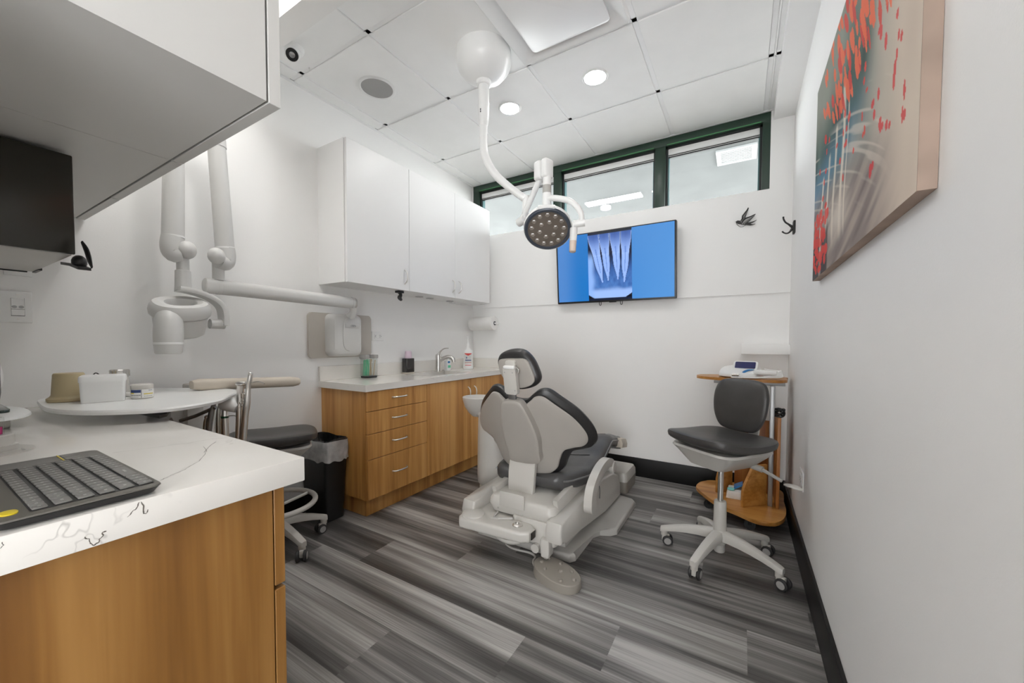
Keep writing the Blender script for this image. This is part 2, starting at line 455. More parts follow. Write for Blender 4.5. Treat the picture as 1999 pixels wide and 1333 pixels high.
# ceiling tiles with their grid
cx, cy, s, sy = -.5023, 2.6417, .6096, .642
gx = sorted([cx-i*s+.002 for i in (-1, 0, 1, 2, 3) if cx-i*s < XR-.1 ] + [.1455, .74, 1.35]); gy = sorted(cy-j*sy+.02 for j in range(0, 7))
gx = [q for k, q in enumerate(gx) if k == 0 or q-gx[k-1] > .03]
ex = [XL+.010]+gx+[1.5]; ey = [YF]+gy+[YB-.010]
g = G().use(MT['tile']); g.box(XL-.1, 1.5, YF, YB+.02, ZC+.012, ZC+.08)
for xa_, xb_ in zip(ex, ex[1:]):
    for ya_, yb_ in zip(ey, ey[1:]):
        if xb_-xa_ > .03 and yb_-ya_ > .03: g.box(xa_+.0135, xb_-.0135, ya_+.0135, yb_-.0135, ZC-.003, ZC+.0125, .0025, 1)
ceil = struct('ceiling', g, MT['tile'])
g = G()
def bar(x0, x1, y0_, y1_, z=ZC+.003):
    g.use(MT['tbar']); g.box(x0, x1, y0_, y1_, z, ZC+.0122)
for x in gx: bar(x-.012, x+.012, YF, YB)
for y in gy: bar(XL, 1.4, y-.012, y+.012)
bar(XL, XL+.022, YF, YB, ZC-.004); bar(XL, .155, YB-.022, YB, ZC-.004)
g.use(MT['gap'])
for y in gy: g.box(XL+.022, .135, y-.0136, y-.012, ZC+.002, ZC+.0125)
g.box(XL+.022, XL+.0236, YF, YB, ZC+.002, ZC+.0125)
g.obj('ceiling_grid', MT['tbar'], ceil)
# soffit along the right wall and header across the near end
struct('trim_1', G().box(.156, XR+.01, -.3, YB, 2.682, ZC+.1), MT['wall_r'])
struct('trim_2', G().box(XL, -.2, .985, 1.09, 2.60, ZC+.1), MT['wall'])
# baseboards
struct('baseboard_back', G().box(-2.0, XR, YB-.013, YB, 0, .156, .003), MT['base'])
struct('baseboard_right', G().box(XR-.013, XR, -.3, YB-.013, 0, .156, .003), MT['base'])
struct('baseboard_left', G().box(XL, XL+.013, .55, 1.52, 0, .12, .003), MT['base'])

# ------------------------------------------------------------------ clerestory window
win = thing('window_1', None, None, (-1.15, YB, 2.212), kind='structure')
yf = YB-.012
x0w, x1w, z0w, z1w = -2.45, .142, 2.212, 2.747
g = G()
g.box(x0w, x1w, yf, yf+.10, z1w-.062, z1w, .002)
for a, b in ((x0w, x0w+.07), (-1.527, -1.452), (-.632, -.553), (.094, x1w)): g.box(a, b, yf, yf+.10, z0w, z1w-.062, .002)
g.box(x0w, x1w, yf+.05, yf+.10, z0w, z0w+.006)
g.obj('window_frame', MT['green'], win)
panes = ((x0w+.07, -1.527), (-1.452, -.632), (-.553, .094))
for a, b in panes:
    zt = z1w-.062
    g = G()
    g.use(MT['gasket']); g.box(a, b, yf+.03, yf+.09, zt-.018, zt); g.box(a, a+.014, yf+.03, yf+.09, z0w+.004, zt); g.box(b-.014, b, yf+.03, yf+.09, z0w+.004, zt)
    g.use(MT['teal']); g.box(a+.014, a+.022, yf+.045, yf+.085, z0w+.006, zt-.018); g.box(b-.022, b-.014, yf+.045, yf+.085, z0w+.006, zt-.018)
    g.use(MT['greenbright']); g.box(a+.01, b-.01, yf-.0012, yf+.004, zt+.001, zt+.008)
    g.obj('glazing_bead', MT['gasket'], win)
    G().box(a+.014, b-.014, yf+.062, yf+.066, z0w+.004, zt-.012).obj('window_pane', MT['glass'], win)
    g = G(); g.use(MT['white']); g.box(a+.016, b-.016, yf+.034, yf+.058, zt-.064, zt-.017, .002); g.box(a+.016, b-.016, yf+.044, yf+.058, zt-.082, zt-.064)
    g.use(MT['gasket']); g.box(a+.016, b-.016, yf+.042, yf+.058, zt-.069, zt-.0645); g.box(a+.016, b-.016, yf+.040, yf+.058, zt-.084, zt-.075)
    g.obj('pane_top_band', MT['white'], win)  # white band with dark lines across the top of each pane

# the canopy outside the window
struct('ceiling_hall', G().box(-5.5, 3.2, YB+.16, 8.6, 3.42, 3.5), MT['hall'])
struct('floor_hall', G().box(-8.5, 6.2, YB+.16, 12, -.2, -.12), MT['pave'])
# ------------------------------------------------------------------ things on the canopy soffit
t = thing('air_vent', 'white louvred vent in the ceiling seen through the right window pane', 'vent', (-.108, 5.46, 3.40))
g = G(); g.box(-.32, .105, 5.25, 5.30, 3.398, 3.42); g.box(-.32, .105, 5.615, 5.665, 3.398, 3.42); g.box(-.32, -.27, 5.30, 5.615, 3.398, 3.42); g.box(.05, .105, 5.30, 5.615, 3.398, 3.42)
g.obj('vent_frame', MT['vent'], t)
G().box(-.27, .05, 5.30, 5.615, 3.415, 3.4195).obj('vent_backing', MT['steel'], t)
for k in range(7):
    y = 5.325+k*.044
    G().box(-.27, .05, y, y+.026, 3.403, 3.411).obj('louvre', MT['vent'], t)
one('strip_light', G().box(-2.27, -1.38, 6.09, 6.25, 3.395, 3.42), MT['hallamp'], 'long white strip light seen through the middle window pane', 'light')
one('round_light', G().cyl((-2.03, 6.44, 3.38), (-2.03, 6.44, 3.42), .085, n=28), MT['hallamp'], 'small round ceiling light below the strip light, through the middle window pane', 'light')

# ------------------------------------------------------------------ ceiling things
def downlight(x, y, label, group=None):
    t = thing('recessed_downlight', label, 'light', (x, y, ZC-.004), group=group)
    g = G(); g.lathe([(.060, -.001), (.066, -.006), (.074, -.006), (.080, -.002), (.080, .006)], (x, y, ZC-.002), n=36).obj('trim_ring', MT['white'], t)
    G().cyl((x, y, ZC-.0065), (x, y, ZC-.001), .062, n=36).obj('diffuser', MT['lamp'], t)
    return t
downlight(-.806, 2.315, 'larger lit recessed downlight, right one over the chair', 'ceiling downlights')
downlight(-1.417, 2.315, 'lit recessed downlight beside the exam lamp pole', 'ceiling downlights')
for x, y in ((-1.55, .86), (-2.1, -.6)): downlight(x, y, 'unseen recessed downlight added to the near ceiling for extra light', 'added near downlights')  # out-of-view downlights added to brighten the near end and left wall
for x, y in ((-1.5, -.9), (.4, -.95)):  # ceiling panels added behind the camera as fill light
    t = thing('light_panel', 'unseen flat rectangular light panel added to the near ceiling for fill', 'light', (x, y, ZC), group='added near light panels')
    G().box(x-.60, x+.60, y-.29, y+.29, ZC-.004, ZC+.004).obj('panel_diffuser', MT['panel'], t)
    g = G()
    for a in ((x-.615, x-.60, y-.305, y+.305), (x+.60, x+.615, y-.305, y+.305), (x-.60, x+.60, y-.305, y-.29), (x-.60, x+.60, y+.29, y+.305)): g.box(*a, ZC-.008, ZC+.005)
    g.obj('panel_frame', MT['tbar'], t)
t = thing('light_panel', 'bright light panel behind the ceiling header, at the top of the near white cabinet', 'light', (-1.95, .72, ZC))
G().box(-2.35, -1.62, .45, .955, ZC-.004, ZC+.004).obj('panel_diffuser', MT['panel2'], t)
for a in ((-2.37, -1.60, .955, .975), (-2.37, -1.60, .43, .45)): G().box(*a, ZC-.008, ZC+.005).obj('panel_edge', MT['tbar'], t)
# ceiling speaker
x, y = -2.04, 1.70
t = thing('ceiling_speaker', 'round grey mesh speaker set flush in the ceiling', 'speaker', (x, y, ZC))
G().lathe([(.095, .0), (.098, -.006), (.108, -.007), (.118, -.003), (.118, .006)], (x, y, ZC-.001), n=40).obj('speaker_rim', MT['white'], t)
G().lathe([(.0, -.004), (.06, -.0035), (.097, -.001), (.097, .004)], (x, y, ZC-.004), n=40).obj('speaker_grille', MT['speaker'], t)
# cassette air conditioner
t = thing('air_conditioner', 'square ceiling cassette air conditioner with recessed cover', 'air conditioner', (-.80, 1.66, ZC-.04))
xa, xb, ya, yb = -1.105, -.512, 1.38, 1.978
def cring(h, i, r): return [V((x, y, ZC+h)) for x, y in rrect(xa+i, xb-i, ya+i, yb-i, r, 6)]
g = G().skin([cring(.004, 0, .01), cring(-.034, .0, .01), cring(-.038, .004, .012), cring(-.036, .014, .02), cring(-.012, .050, .04), cring(-.004, .075, .05)]); g.obj('cassette_frame', MT['white'], t)
G().prism(rrect(-1.012, -.585, 1.47, 1.905, .022), ZC-.044, ZC-.034, None, .003).obj('cassette_cover', MT['cab'], t)
# security camera
t = thing('security_camera', 'small white dome camera with black lens on the ceiling', 'camera', (-2.16, 1.215, ZC))
c = V((-2.15, 1.22, ZC-.045)); w = V((.62, -.36, -.62)).normalized()
G().lathe([(.052, 0), (.052, -.018), (.046, -.034), (.036, -.040)], (-2.16, 1.235, ZC+.0065), n=28).obj('camera_base', MT['white'], t)
G().ball(c, .040, 22).obj('camera_ball', MT['white'], t)
g = G(); f = c+w*.018; g.lathe([(.036, 0), (.036, .024), (.033, .028)], f, w, 28); h = g.obj('camera_barrel', MT['white'], t)
G().lathe([(.031, 0), (.030, .004)], f+w*.0262, w, 28).obj('lens_ring', MT['black'], h)
G().lathe([(.015, 0), (.014, .004), (.010, .006), (.0, .0065)], f+w*.029, w, 20).obj('lens', MT['steel'], h)

# ------------------------------------------------------------------ upper cabinets along the left wall
xu = -2.163; zu0, zu1 = 1.509, 2.415
t = thing('wall_cabinet', 'white three-door wall cabinet above the sink counter', 'cabinet', (-2.31, 2.36, zu0))
g = G(); g.box(XL, xu-.021, 1.553, 3.160, zu0, zu1); g.box(XL, -2.30, 3.16, YB-.01, zu0, zu1)
g.obj('cabinet_body', MT['cab'], t)
ys = (1.557, 2.089, 2.624, 3.160)
for i in range(3):
    d = G().box(xu-.019, xu, ys[i]+.0015, ys[i+1]-.0015, zu0-.001, zu1, .0012, 1).obj('door', MT['cab'], t)
    yh = (ys[1]-.046, ys[2]-.032, ys[2]+.054)[i]
    G().tube([(xu-.002, yh, 1.553), (xu+.022, yh, 1.573), (xu+.028, yh, 1.607), (xu+.022, yh, 1.641), (xu-.002, yh, 1.661)], .0045, 10, sub=5).obj('handle', MT['nickel'], d)
for y in (2.40, 2.53, 2.80):
    G().cyl((-2.37, y, zu0-.004), (-2.37, y, zu0+.002), .034, n=24).obj('puck_light', MT['steel'], t)
G().box(-2.44, -2.40, 2.87, 3.10, zu0-.012, zu0+.001, .003).obj('under_light_bar', MT['white'], t)
t = thing('hanging_clip', 'small black clip hanging under the three-door white wall cabinet', 'hook', (-2.22, 2.045, 1.44))
G().box(-2.245, -2.205, 2.02, 2.075, 1.492, 1.5092, .003).obj('clip_plate', MT['black'], t)
g = G(); g.tube([(-2.225, 2.05, 1.495), (-2.215, 2.05, 1.475), (-2.222, 2.045, 1.458), (-2.21, 2.055, 1.436)], [.014, .012, .017, .008], 10, sub=4); g.obj('clip_body', MT['black'], t)

# ------------------------------------------------------------------ sink counter
xf = -1.985
t = thing('base_cabinet', 'wood-grain base cabinet with four drawers and doors under the sink counter', 'cabinet', (-2.2, 2.36, 0))
zt = ZK-.042
g = G(); g.box(XL+.003, xf-.021, 1.560, 1.580, .125, zt-.001); g.box(XL+.003, xf-.021, 3.25, 3.27, .125, zt-.001); g.box(XL+.003, xf-.021, 1.580, 3.25, .125, .145); g.box(XL+.003, XL+.015, 1.580, 3.25, .145, zt-.001)
g.box(xf-.040, xf-.021, 1.580, 3.25, .145, zt-.001); g.obj('cabinet_body', MT['wood'], t)
G().box(XL+.003, -2.055, 1.600, 3.27, 0, .1249).obj('toe_kick', MT['wood'], t)
dz = ((.128, .3805), (.3845, .5415), (.5455, .6855), (.6895, .812))
for z0_, z1_ in dz:
    d = G().box(xf-.020, xf, 1.562, 2.083, z0_, z1_, .0015, 1).obj('drawer', MT['wood'], t)
    zh = (z0_+z1_)/2+.008
    G().tube([(xf-.002, 1.757, zh), (xf+.020, 1.772, zh), (xf+.026, 1.82, zh), (xf+.020, 1.868, zh), (xf-.002, 1.883, zh)], .0048, 10, sub=5).obj('handle', MT['nickel'], d)
for i, (a, b) in enumerate(((2.087, 2.611), (2.615, 3.14))):
    d = G().box(xf-.020, xf, a, b, .128, .812, .0015, 1).obj('door', MT['wood'], t)
    yh = b-.033 if i == 0 else a+.05
    G().tube([(xf-.002, yh, .650), (xf+.020, yh, .665), (xf+.027, yh, .697), (xf+.020, yh, .730), (xf-.002, yh, .745)], .0048, 10, sub=5).obj('handle', MT['nickel'], d)
t = thing('sink_counter', 'white quartz worktop with backsplash over the drawer cabinet', 'worktop', (-2.2, 2.4, zt))
g = G(); xk = -1.972; y0k = 1.539
hx0, hx1, hy0, hy1 = -2.385, -2.075, 2.20, 2.74
g.box(hx1, xk, y0k, YB-.001, zt, ZK); g.box(XL+.002, hx0, y0k, YB-.001, zt, ZK); g.box(hx0, hx1, y0k, hy0, zt, ZK); g.box(hx0, hx1, hy1, YB-.001, zt, ZK)
g.obj('counter_slab', MT['quartz'], t)
g = G(); g.box(XL+.002, XL+.022, y0k, YB-.001, ZK, ZK+.098, .0015, 1); g.box(XL+.022, xk-.01, YB-.021, YB-.001, ZK, ZK+.098, .0015, 1)
g.obj('backsplash', MT['quartz'], t)
def sr(i, z, r): return [V((x, y, z)) for x, y in rrect(hx0-.006+i, hx1+.006-i, hy0-.006+i, hy1+.006-i, r, 5)]
G().skin([sr(0, zt-.0005, .05), sr(.004, zt-.03, .05), sr(.012, zt-.12, .05), sr(.04, zt-.145, .04), sr(.14, zt-.15, .02)], cap=False).obj('sink_basin', MT['ceramic'], t)
# faucet
fx, fy = -2.335, 2.60
t = thing('faucet', 'brushed single-lever faucet at the back of the sink', 'faucet', (fx, fy, ZK+.0004))
g = G(); g.lathe([(.034, 0), (.034, .010), (.030, .014), (.028, .10), (.029, .135), (.026, .152), (.012, .160)], (fx, fy, ZK+.0004), n=26); g.obj('faucet_body', MT['chrome'], t)
G().tube([(fx, fy, ZK+.085), (fx+.05, fy+.02, ZK+.122), (fx+.09, fy+.04, ZK+.132), (fx+.122, fy+.055, ZK+.115), (fx+.128, fy+.058, ZK+.086)], [.018, .0175, .017, .0165, .015], 16, sub=5).obj('spout', MT['chrome'], t)
G().tube([(fx, fy, ZK+.150), (fx+.018, fy+.006, ZK+.180), (fx+.048, fy+.02, ZK+.205), (fx+.085, fy+.035, ZK+.210)], [.016, .010, .008, .006], 12, sub=5, flat=((0, 0, 1), .7, 1.3)).obj('lever', MT['chrome'], t)
# swab jar
jx, jy = -2.375, 1.885
t = thing('swab_jar', 'clear plastic jar of green and tan swab sticks on the sink counter', 'jar', (jx, jy, ZK))
g = G(); R = .040
g.skin([[V((x, y, ZK+h)) for x, y in rrect(jx-R*k, jx+R*k, jy-R*1.35*k, jy+R*1.35*k, .016*k, 5)] for h, k in ((.002, .93), (.012, 1), (.142, 1), (.142, .95), (.014, .95))], cap=False); g.obj('jar_wall', MT['clear'], t)
G().prism(rrect(jx-R*.92, jx+R*.92, jy-R*1.25, jy+R*1.25, .014), ZK+.0005, ZK+.014, None, .003).obj('jar_base', MT['black'], t)
g = G(); g.prism(rrect(jx-R*1.05, jx+R*1.05, jy-R*1.42, jy-R*.55, .012), ZK+.143, ZK+.170, None, .004); g.prism(rrect(jx-R*1.05, jx+R*1.05, jy+R*.35, jy+R*1.42, .012), ZK+.143, ZK+.170, None, .004); g.obj('jar_lid', MT['speaker'], t)
for k in range(16):
    a = jy-.042+.0053*k; lean = (hsh(k, 3)-.35)*.03; xx = jx+(hsh(k, 9)-.5)*.04
    m = 'mint' if k < 9 else ('straw' if k < 14 else 'white')
    g = G(); zt2 = .128+hsh(k, 4)*.012
    g.tube([(xx, a, ZK+.016), (xx+(hsh(k, 7)-.5)*.008, max(jy-.046, min(jy+.046, a+lean)), ZK+zt2)], .0026, 8)
    o = g.obj('swab_stick', MT[m], None, 'mint green swab stick standing in the clear jar' if m == 'mint' else ('tan wooden swab stick standing in the clear jar' if m == 'straw' else 'white swab stick standing in the clear jar'), None, 32, 'stick', {'mint': 'green swab sticks in the jar', 'straw': 'tan swab sticks in the jar', 'white': 'white swab sticks in the jar'}[m])
# soap bottle
bx, by = -2.40, 2.30
t = thing('soap_bottle', 'black square soap bottle with pale pink cap on the sink counter', 'bottle', (bx, by, ZK+.0004))
G().prism(rrect(bx-.030, bx+.030, by-.045, by+.045, .010), ZK+.012, ZK+.128, None, .006, 3).obj('bottle_body', MT['soap'], t)
G().prism(rrect(bx-.031, bx+.031, by-.046, by+.046, .010), ZK+.0004, ZK+.0125, None, .002).obj('bottle_foot', MT['cream'], t)
G().lathe([(.029, .1275), (.030, .135), (.026, .185), (.022, .189), (0, .190)], (bx, by, ZK+.0004), n=24).obj('bottle_cap', MT['pink'], t)
# small bottle behind the faucet
bx, by = -2.345, 2.735
t = thing('small_bottle', 'small white printed bottle partly hidden behind the faucet spout', 'bottle', (bx, by, ZK+.0004))
G().prism(rrect(bx-.020, bx+.020, by-.030, by+.030, .010), ZK+.0004, ZK+.095, None, .008, 3).obj('bottle_body', MT['white'], t)
G().lathe([(.012, .094), (.012, .112), (.009, .115), (0, .1155)], (bx, by, ZK+.0004), n=18).obj('bottle_cap', MT['white'], t)
g = G().use(MT['blue']); g.box(bx+.0201, bx+.0206, by-.02, by+.012, ZK+.07, ZK+.088); g.use(MT['mint']); g.box(bx+.0201, bx+.0206, by-.018, by+.02, ZK+.026, ZK+.05); g.obj('bottle_label', MT['blue'], t)
# pump bottle
bx, by = -2.325, 3.02
t = thing('pump_bottle', 'white rinse bottle with tall nozzle and red and blue label on the sink counter', 'bottle', (bx, by, ZK+.0004))
pf = V((.62, -.78, 0)).normalized(); ps = V((.78, .62, 0))
def sec(h, a, b): return [V((bx, by, ZK+.0004+h)) + ps*x + pf*y for x, y in ell(0, 0, a, b, 28, 3)]
G().skin([sec(0, .048, .034), sec(.006, .051, .037), (sec(.05, .047, .034)), sec(.075, .044, .033), sec(.14, .048, .035), sec(.168, .048, .035), sec(.178, .043, .031), sec(.205, .018, .016), sec(.212, .016, .015)]).obj('bottle_body', MT['white'], t)
G().lathe([(.016, .205), (.017, .232), (.013, .245), (.008, .255), (.006, .30), (.010, .306), (.011, .328), (.007, .330)], (bx, by, ZK+.0004), n=18).obj('pump_nozzle', MT['white'], t)
fr2 = lambda x, y, h: V((bx, by, ZK+y)) + ps*x + pf*(.0365+h)
g = G().use(MT['keyink']); g.box(-.034, .034, .055, .155, 0, .0006, mp=fr2)
g.use(MT['red']); g.prism([(-.034, .155), (-.034, .148), (0, .130), (.034, .148), (.034, .155)], .0006, .0010, fr2); g.box(-.030, .030, .035, .041, -.001, .0010, mp=fr2); g.box(-.033, .033, .060, .064, .0006, .001, mp=fr2)
g.use(MT['greyink'])
for k in range(5): g.box(-.028, -.004, .096+k*.008, .099+k*.008, .0006, .001, mp=fr2); g.box(.002, .026, .098+k*.008, .100+k*.008, .0006, .001, mp=fr2)
g.use(MT['ink']); g.box(-.028, .030, .082, .091, .0006, .001, mp=fr2); g.box(-.02, -.010, .104, .118, .001, .0012, mp=fr2)
g.obj('bottle_label', MT['red'], t)
# paper towel roll on the back wall
t = thing('paper_towel_holder', 'white paper towel roll on a wall bar under the cabinet corner', 'paper towel', (-2.29, YB-.075, 1.24))
g = G(); c0, c1 = V((-2.42, YB-.075, 1.312)), V((-2.135, YB-.075, 1.312))
g.lathe([(.022, 0), (.069, .001), (.070, .004), (.070, (c1-c0).length-.004), (.069, (c1-c0).length-.001), (.022, (c1-c0).length), (.021, .005)], c0, c1-c0, 36); g.obj('paper_roll', MT['paper'], t)
g = G(); g.cyl(c0-V((.01, 0, 0)), c1+V((.004, 0, 0)), .018, n=20); g.obj('roll_core', MT['black'], t)
g = G(); g.box(c1.x+.002, c1.x+.008, YB-.09, YB-.0005, 1.304, 1.320, .002); g.box(c0.x-.012, c0.x-.006, YB-.09, YB-.0005, 1.304, 1.320, .002); g.obj('holder_arm', MT['white'], t)

def outlet(name, label, mpf, w, h, horizontal=False):
    t = thing(name, label, 'outlet', mpf(0, 0, 0), group='duplex wall outlets')
    G().box(-w/2, w/2, -h/2, h/2, 0, .006, .0025, 2, mp=mpf).obj('cover_plate', MT['white'], t)
    g = G()
    a, b = (w*.30, h*.26) if horizontal else (w*.24, h*.30)
    g.box(-a, a, -b, b, .0055, .0085, .001, 1, mp=mpf); d = g.obj('receptacle', MT['white'], t)
    g = G()
    for s in (-1, 1):
        for q in (-1, 1):
            x, y = (s*a*.58, q*b*.34) if horizontal else (q*a*.34, s*b*.58)
            if horizontal: g.box(x-.007, x+.001, y-.0012, y+.0012, .0084, .0089, mp=mpf)
            else: g.box(x-.0012, x+.0012, y-.001, y+.007, .0084, .0089, mp=mpf)
        x, y = (s*a*.58+.008*s, 0) if horizontal else (0, s*b*.58-.008)
        g.box(x-.0022, x+.0022, y-.0022, y+.0022, .0084, .0089, mp=mpf)
    g.obj('slots', MT['dkink'], d)
    return t
outlet('wall_outlet', 'white duplex outlet on the left wall over the swab jar', frame((XL, 2.035, 1.168), (1, 0, 0)), .114, .072, True)
outlet('wall_outlet', 'white duplex outlet low on the right wall behind the stool', frame((XR, 2.44, .425), (-1, 0, 0)), .115, .098, True)

# ------------------------------------------------------------------ wall plates on the left wall near the monitor
t = thing('wall_plate', 'narrow white blank plate on the left wall under the monitor', 'wall plate', (XL, .297, 1.40))
fp = frame((XL-.0005, .297, 1.44), (1, 0, 0))
G().box(-.036, .036, -.057, .057, 0, .007, .003, 2, mp=fp).obj('cover_plate', MT['white'], t)
G().cyl(fp(0, -.043, .006), fp(0, -.043, .0082), .003, n=12).obj('screw', MT['nickel'], t)
t = thing('data_plate', 'wide white data plate with paired jacks on the left wall', 'wall plate', (XL, .24, 1.20))
fp = frame((XL-.0005, .246, 1.26), (1, 0, 0))
G().box(-.083, .083, -.062, .062, 0, .008, .004, 3, mp=fp).obj('cover_plate', MT['white'], t)
for k in (-1, 1):
    cxk = k*.046
    j = G().box(cxk-.0165, cxk+.0165, -.034, .034, .0075, .0105, .001, 1, mp=fp).obj('jack_module', MT['white'], t)
    g = G(); g.use(MT['gasket']); g.box(cxk-.017, cxk+.017, -.036, -.0335, .0073, .0083, mp=fp); g.box(cxk+.0163, cxk+.0173, -.035, .035, .0073, .0083, mp=fp); g.box(cxk-.0165, cxk+.0165, -.0098, -.0085, .0103, .0109, mp=fp)
    g.use(MT['steel'])
    for q in (-1, 1): g.prism(ell(cxk+q*.0085, 0, .0068, .0055, 16), .0103, .0109, fp)
    g.obj('jack', MT['steel'], j)
    g = G(); g.cyl(fp(cxk, .049, .0075), fp(cxk, .049, .0095), .0032, n=12); g.cyl(fp(cxk, -.049, .0075), fp(cxk, -.049, .0095), .0032, n=12); g.obj('screw', MT['nickel'], t)

# ------------------------------------------------------------------ television on the back wall
tilt = math.radians(5.5)
tc = V((-.951, YB-.075, 1.768)); tw = V((0, -math.cos(tilt), -math.sin(tilt)))
ft = frame(tc, tw)
t = thing('wall_television', 'wide wall television showing a blue dental radiograph', 'television', (-.951, YB-.05, 1.46))
hw, hh = .502, .298
g = G(); g.prism(rrect(-hw, hw, -hh, hh, .006), -.035, .010, ft, .003); g.obj('television_case', MT['black'], t)
def radiograph(u, v):
    """the picture on the television: u left to right, v bottom to top"""
    v = 1-v
    base = mixc(s2l(36, 112, 190), s2l(82, 146, 212), sstep(.0, 1, u)*.75+.15*v)
    if u < .29: base = mixc(s2l(72, 128, 196), s2l(22, 112, 190), sstep(.03, .22, u))
    if not (.288 < u < .668): return base
    x = (u-.288)/.38; y = v
    if y < .045 and .22 < x: 
        if y < .03: return s2l(18, 28, 40)
    if y > .965: return s2l(12, 24, 50)
    if x < .16 and y > .91 and (y-.91) > x*.40: return s2l(6, 8, 18)
    if x > .84 and y > .91 and (y-.91) > (1-x)*.40: return s2l(6, 8, 18)
    n = vnoise(x*18, y*14, 3)*.5+vnoise(x*46, y*36, 5)*.3
    bone = mixc(s2l(24, 66, 138), s2l(88, 138, 208), .25+.75*n*sstep(.45, .78, y))
    if y > .80: bone = mixc(bone, s2l(158, 190, 246), sstep(.78+.05*vnoise(x*6, 2, 1), .88, y)*.9)
    col = mixc(s2l(8, 16, 44), bone, sstep(.30, .62, y))
    col = mixc(col, s2l(140, 178, 240), sstep(.24, .42, y)*(1-sstep(.05, .19, x+.06*(vnoise(y*7, 3, 2)-.5)))*.95)
    for k, (xt, xb, yb, w0) in enumerate(((.125, .34, .74, .122), (.38, .475, .72, .112), (.63, .695, .71, .112), (.88, .835, .75, .112))):
        tt = (y-.03)/(yb-.03)
        if 0 <= tt <= 1:
            cx_ = lerp(xt, xb, tt**1.1); w = w0*(1-.15*tt - .30*sstep(.10, .45, tt)*1.0)*(1-.92*sstep(.55, 1.0, tt)**1.6)+.012
            d = abs(x-cx_)/w
            if d < 1:
                e = s2l(150, 182, 244)
                c2 = mixc(s2l(60, 96, 170), e, sstep(.0, .42, tt)*(.75+.25*d)) if tt < .42 else e
                if tt < .2: c2 = mixc(c2, s2l(40, 64, 122), .45*(1-d)*(1-tt/.2))
                if d > .86 and tt < .5: c2 = mixc(c2, s2l(186, 208, 250), .45)
                if tt > .45: c2 = mixc(c2, s2l(84, 128, 204), .35*d*d)
                if d < .16 and .30 < tt < .8: c2 = mixc(c2, s2l(70, 112, 188), .55)
                return mixc(col, c2, 1-sstep(.93, 1, d))
            elif d < 1.35: col = mixc(s2l(8, 18, 52), col, sstep(1.0, 1.35, d)*.8+.2 if tt > .25 else 0)
    return col
nu, nv = 240, 136
o = picgrid(radiograph, lambda u, v, h: ft((u-.5)*.978, (v-.5)*.572+.004, .0105), nu, nv).obj('screen', MT['tvs'], t, smooth=0)
addcol(o, radiograph, nu, nv)
g = G()
g.box(-.03, .03, -hh-.006, -hh+.001, -.01, .008, .002, mp=ft); g.obj('sensor_bar', MT['black'], t)
for x in (-.115, .068):
    g = G(); g.tube([ft(x-.008, -hh+.01, -.02), ft(x-.008, -hh-.018, -.02), ft(x, -hh-.028, -.02), ft(x+.008, -hh-.018, -.02), ft(x+.008, -hh+.01, -.02)], .0028, 8, sub=4); g.obj('mount_pull', MT['black'], t)
G().box(-.22, .22, -.16, .16, -.075, -.034, .004, mp=frame(tc+V((0, .0, 0)), (0, -1, 0))).obj('wall_bracket', MT['black'], t)

# ------------------------------------------------------------------ swallow and hook
fb = lambda x, z, h: V((x, YB-.0105-h, z))
sil = dict(body=[(-0.06, 2.01), (-0.048, 2.017), (-0.034, 2.014), (-0.025, 1.998), (-0.017, 1.986), (-0.002, 1.985), (0.012, 1.993), (0.032, 1.993), (0.055, 1.997), (0.071, 2.004), (0.067, 1.999), (0.052, 1.99), (0.032, 1.983), (0.044, 1.976), (0.063, 1.976), (0.052, 1.972), (0.033, 1.97), (0.013, 1.976), (-0.002, 1.98), (-0.016, 1.982), (-0.03, 1.989), (-0.045, 1.993), (-0.055, 2.003)],
  w1=[(-0.029, 2.011), (-0.02, 2.027), (-0.019, 2.045), (-0.003, 2.068), (0.008, 2.082), (0.017, 2.099), (0.019, 2.094), (0.014, 2.078), (0.008, 2.062), (0.003, 2.044), (-0.001, 2.028), (-0.014, 2.01), (-0.022, 1.995)],
  w2=[(-0.02, 1.998), (-0.014, 2.013), (0.0, 2.026), (0.02, 2.031), (0.037, 2.036), (0.061, 2.046), (0.054, 2.032), (0.04, 2.018), (0.026, 2.002), (0.01, 1.991), (-0.004, 1.982)])
t = thing('swallow_ornament', 'black wire swallow ornament on the back wall right of the television', 'wall ornament', (0, YB-.02, 1.97))
G().prism(sil['body'], .006, .012, fb).obj('bird_body', MT['iron'], t)
for k, fe in (('w1', [((-.024, 2.0), (.012, 2.085)), ((-.018, 2.004), (.012, 2.07)), ((-.012, 2.008), (.006, 2.05))]), ('w2', [((-.012, 1.99), (.05, 2.036)), ((-.006, 1.988), (.046, 2.026)), ((.0, 1.988), (.036, 2.014))])):
    g = G(); P = sil[k]; m = len(P)
    g.tube([fb(x, z, .010) for x, z in P], .0019, 8, closed=True)
    lead = P[:6]; g.tube([fb(x+.002, z-.001, .010) for x, z in lead], [.002, .0045, .005, .004, .003, .0015], 8)
    for a, b in fe: g.tube([fb(*a, .010), fb(*b, .010)], .0012, 6)
    w = g.obj('wing', MT['iron'], t)
    G().prism([(lerp(sum(q[0] for q in P)/m, x, .93), lerp(sum(q[1] for q in P)/m, z, .93)) for x, z in P], .0085, .0095, fb).obj('wing_mesh', MT['speaker'], w)
G().tube([fb(x, z, .010) for x, z in [(-0.056, 2.007), (-0.051, 1.991), (-0.039, 1.976), (-0.024, 1.967), (-0.01, 1.969), (0.006, 1.979)]], .0016, 8, sub=4).obj('breast_wire', MT['iron'], t)
for x, z in ((-.035, 2.0), (.03, 1.985)): G().cyl((x, YB-.018, z), (x, YB-.0095, z), .003, n=10).obj('stand_off', MT['iron'], t)
t = thing('coat_hook', 'black double coat hook on the right wall near the far corner', 'hook', (XR, 3.09, 1.84))
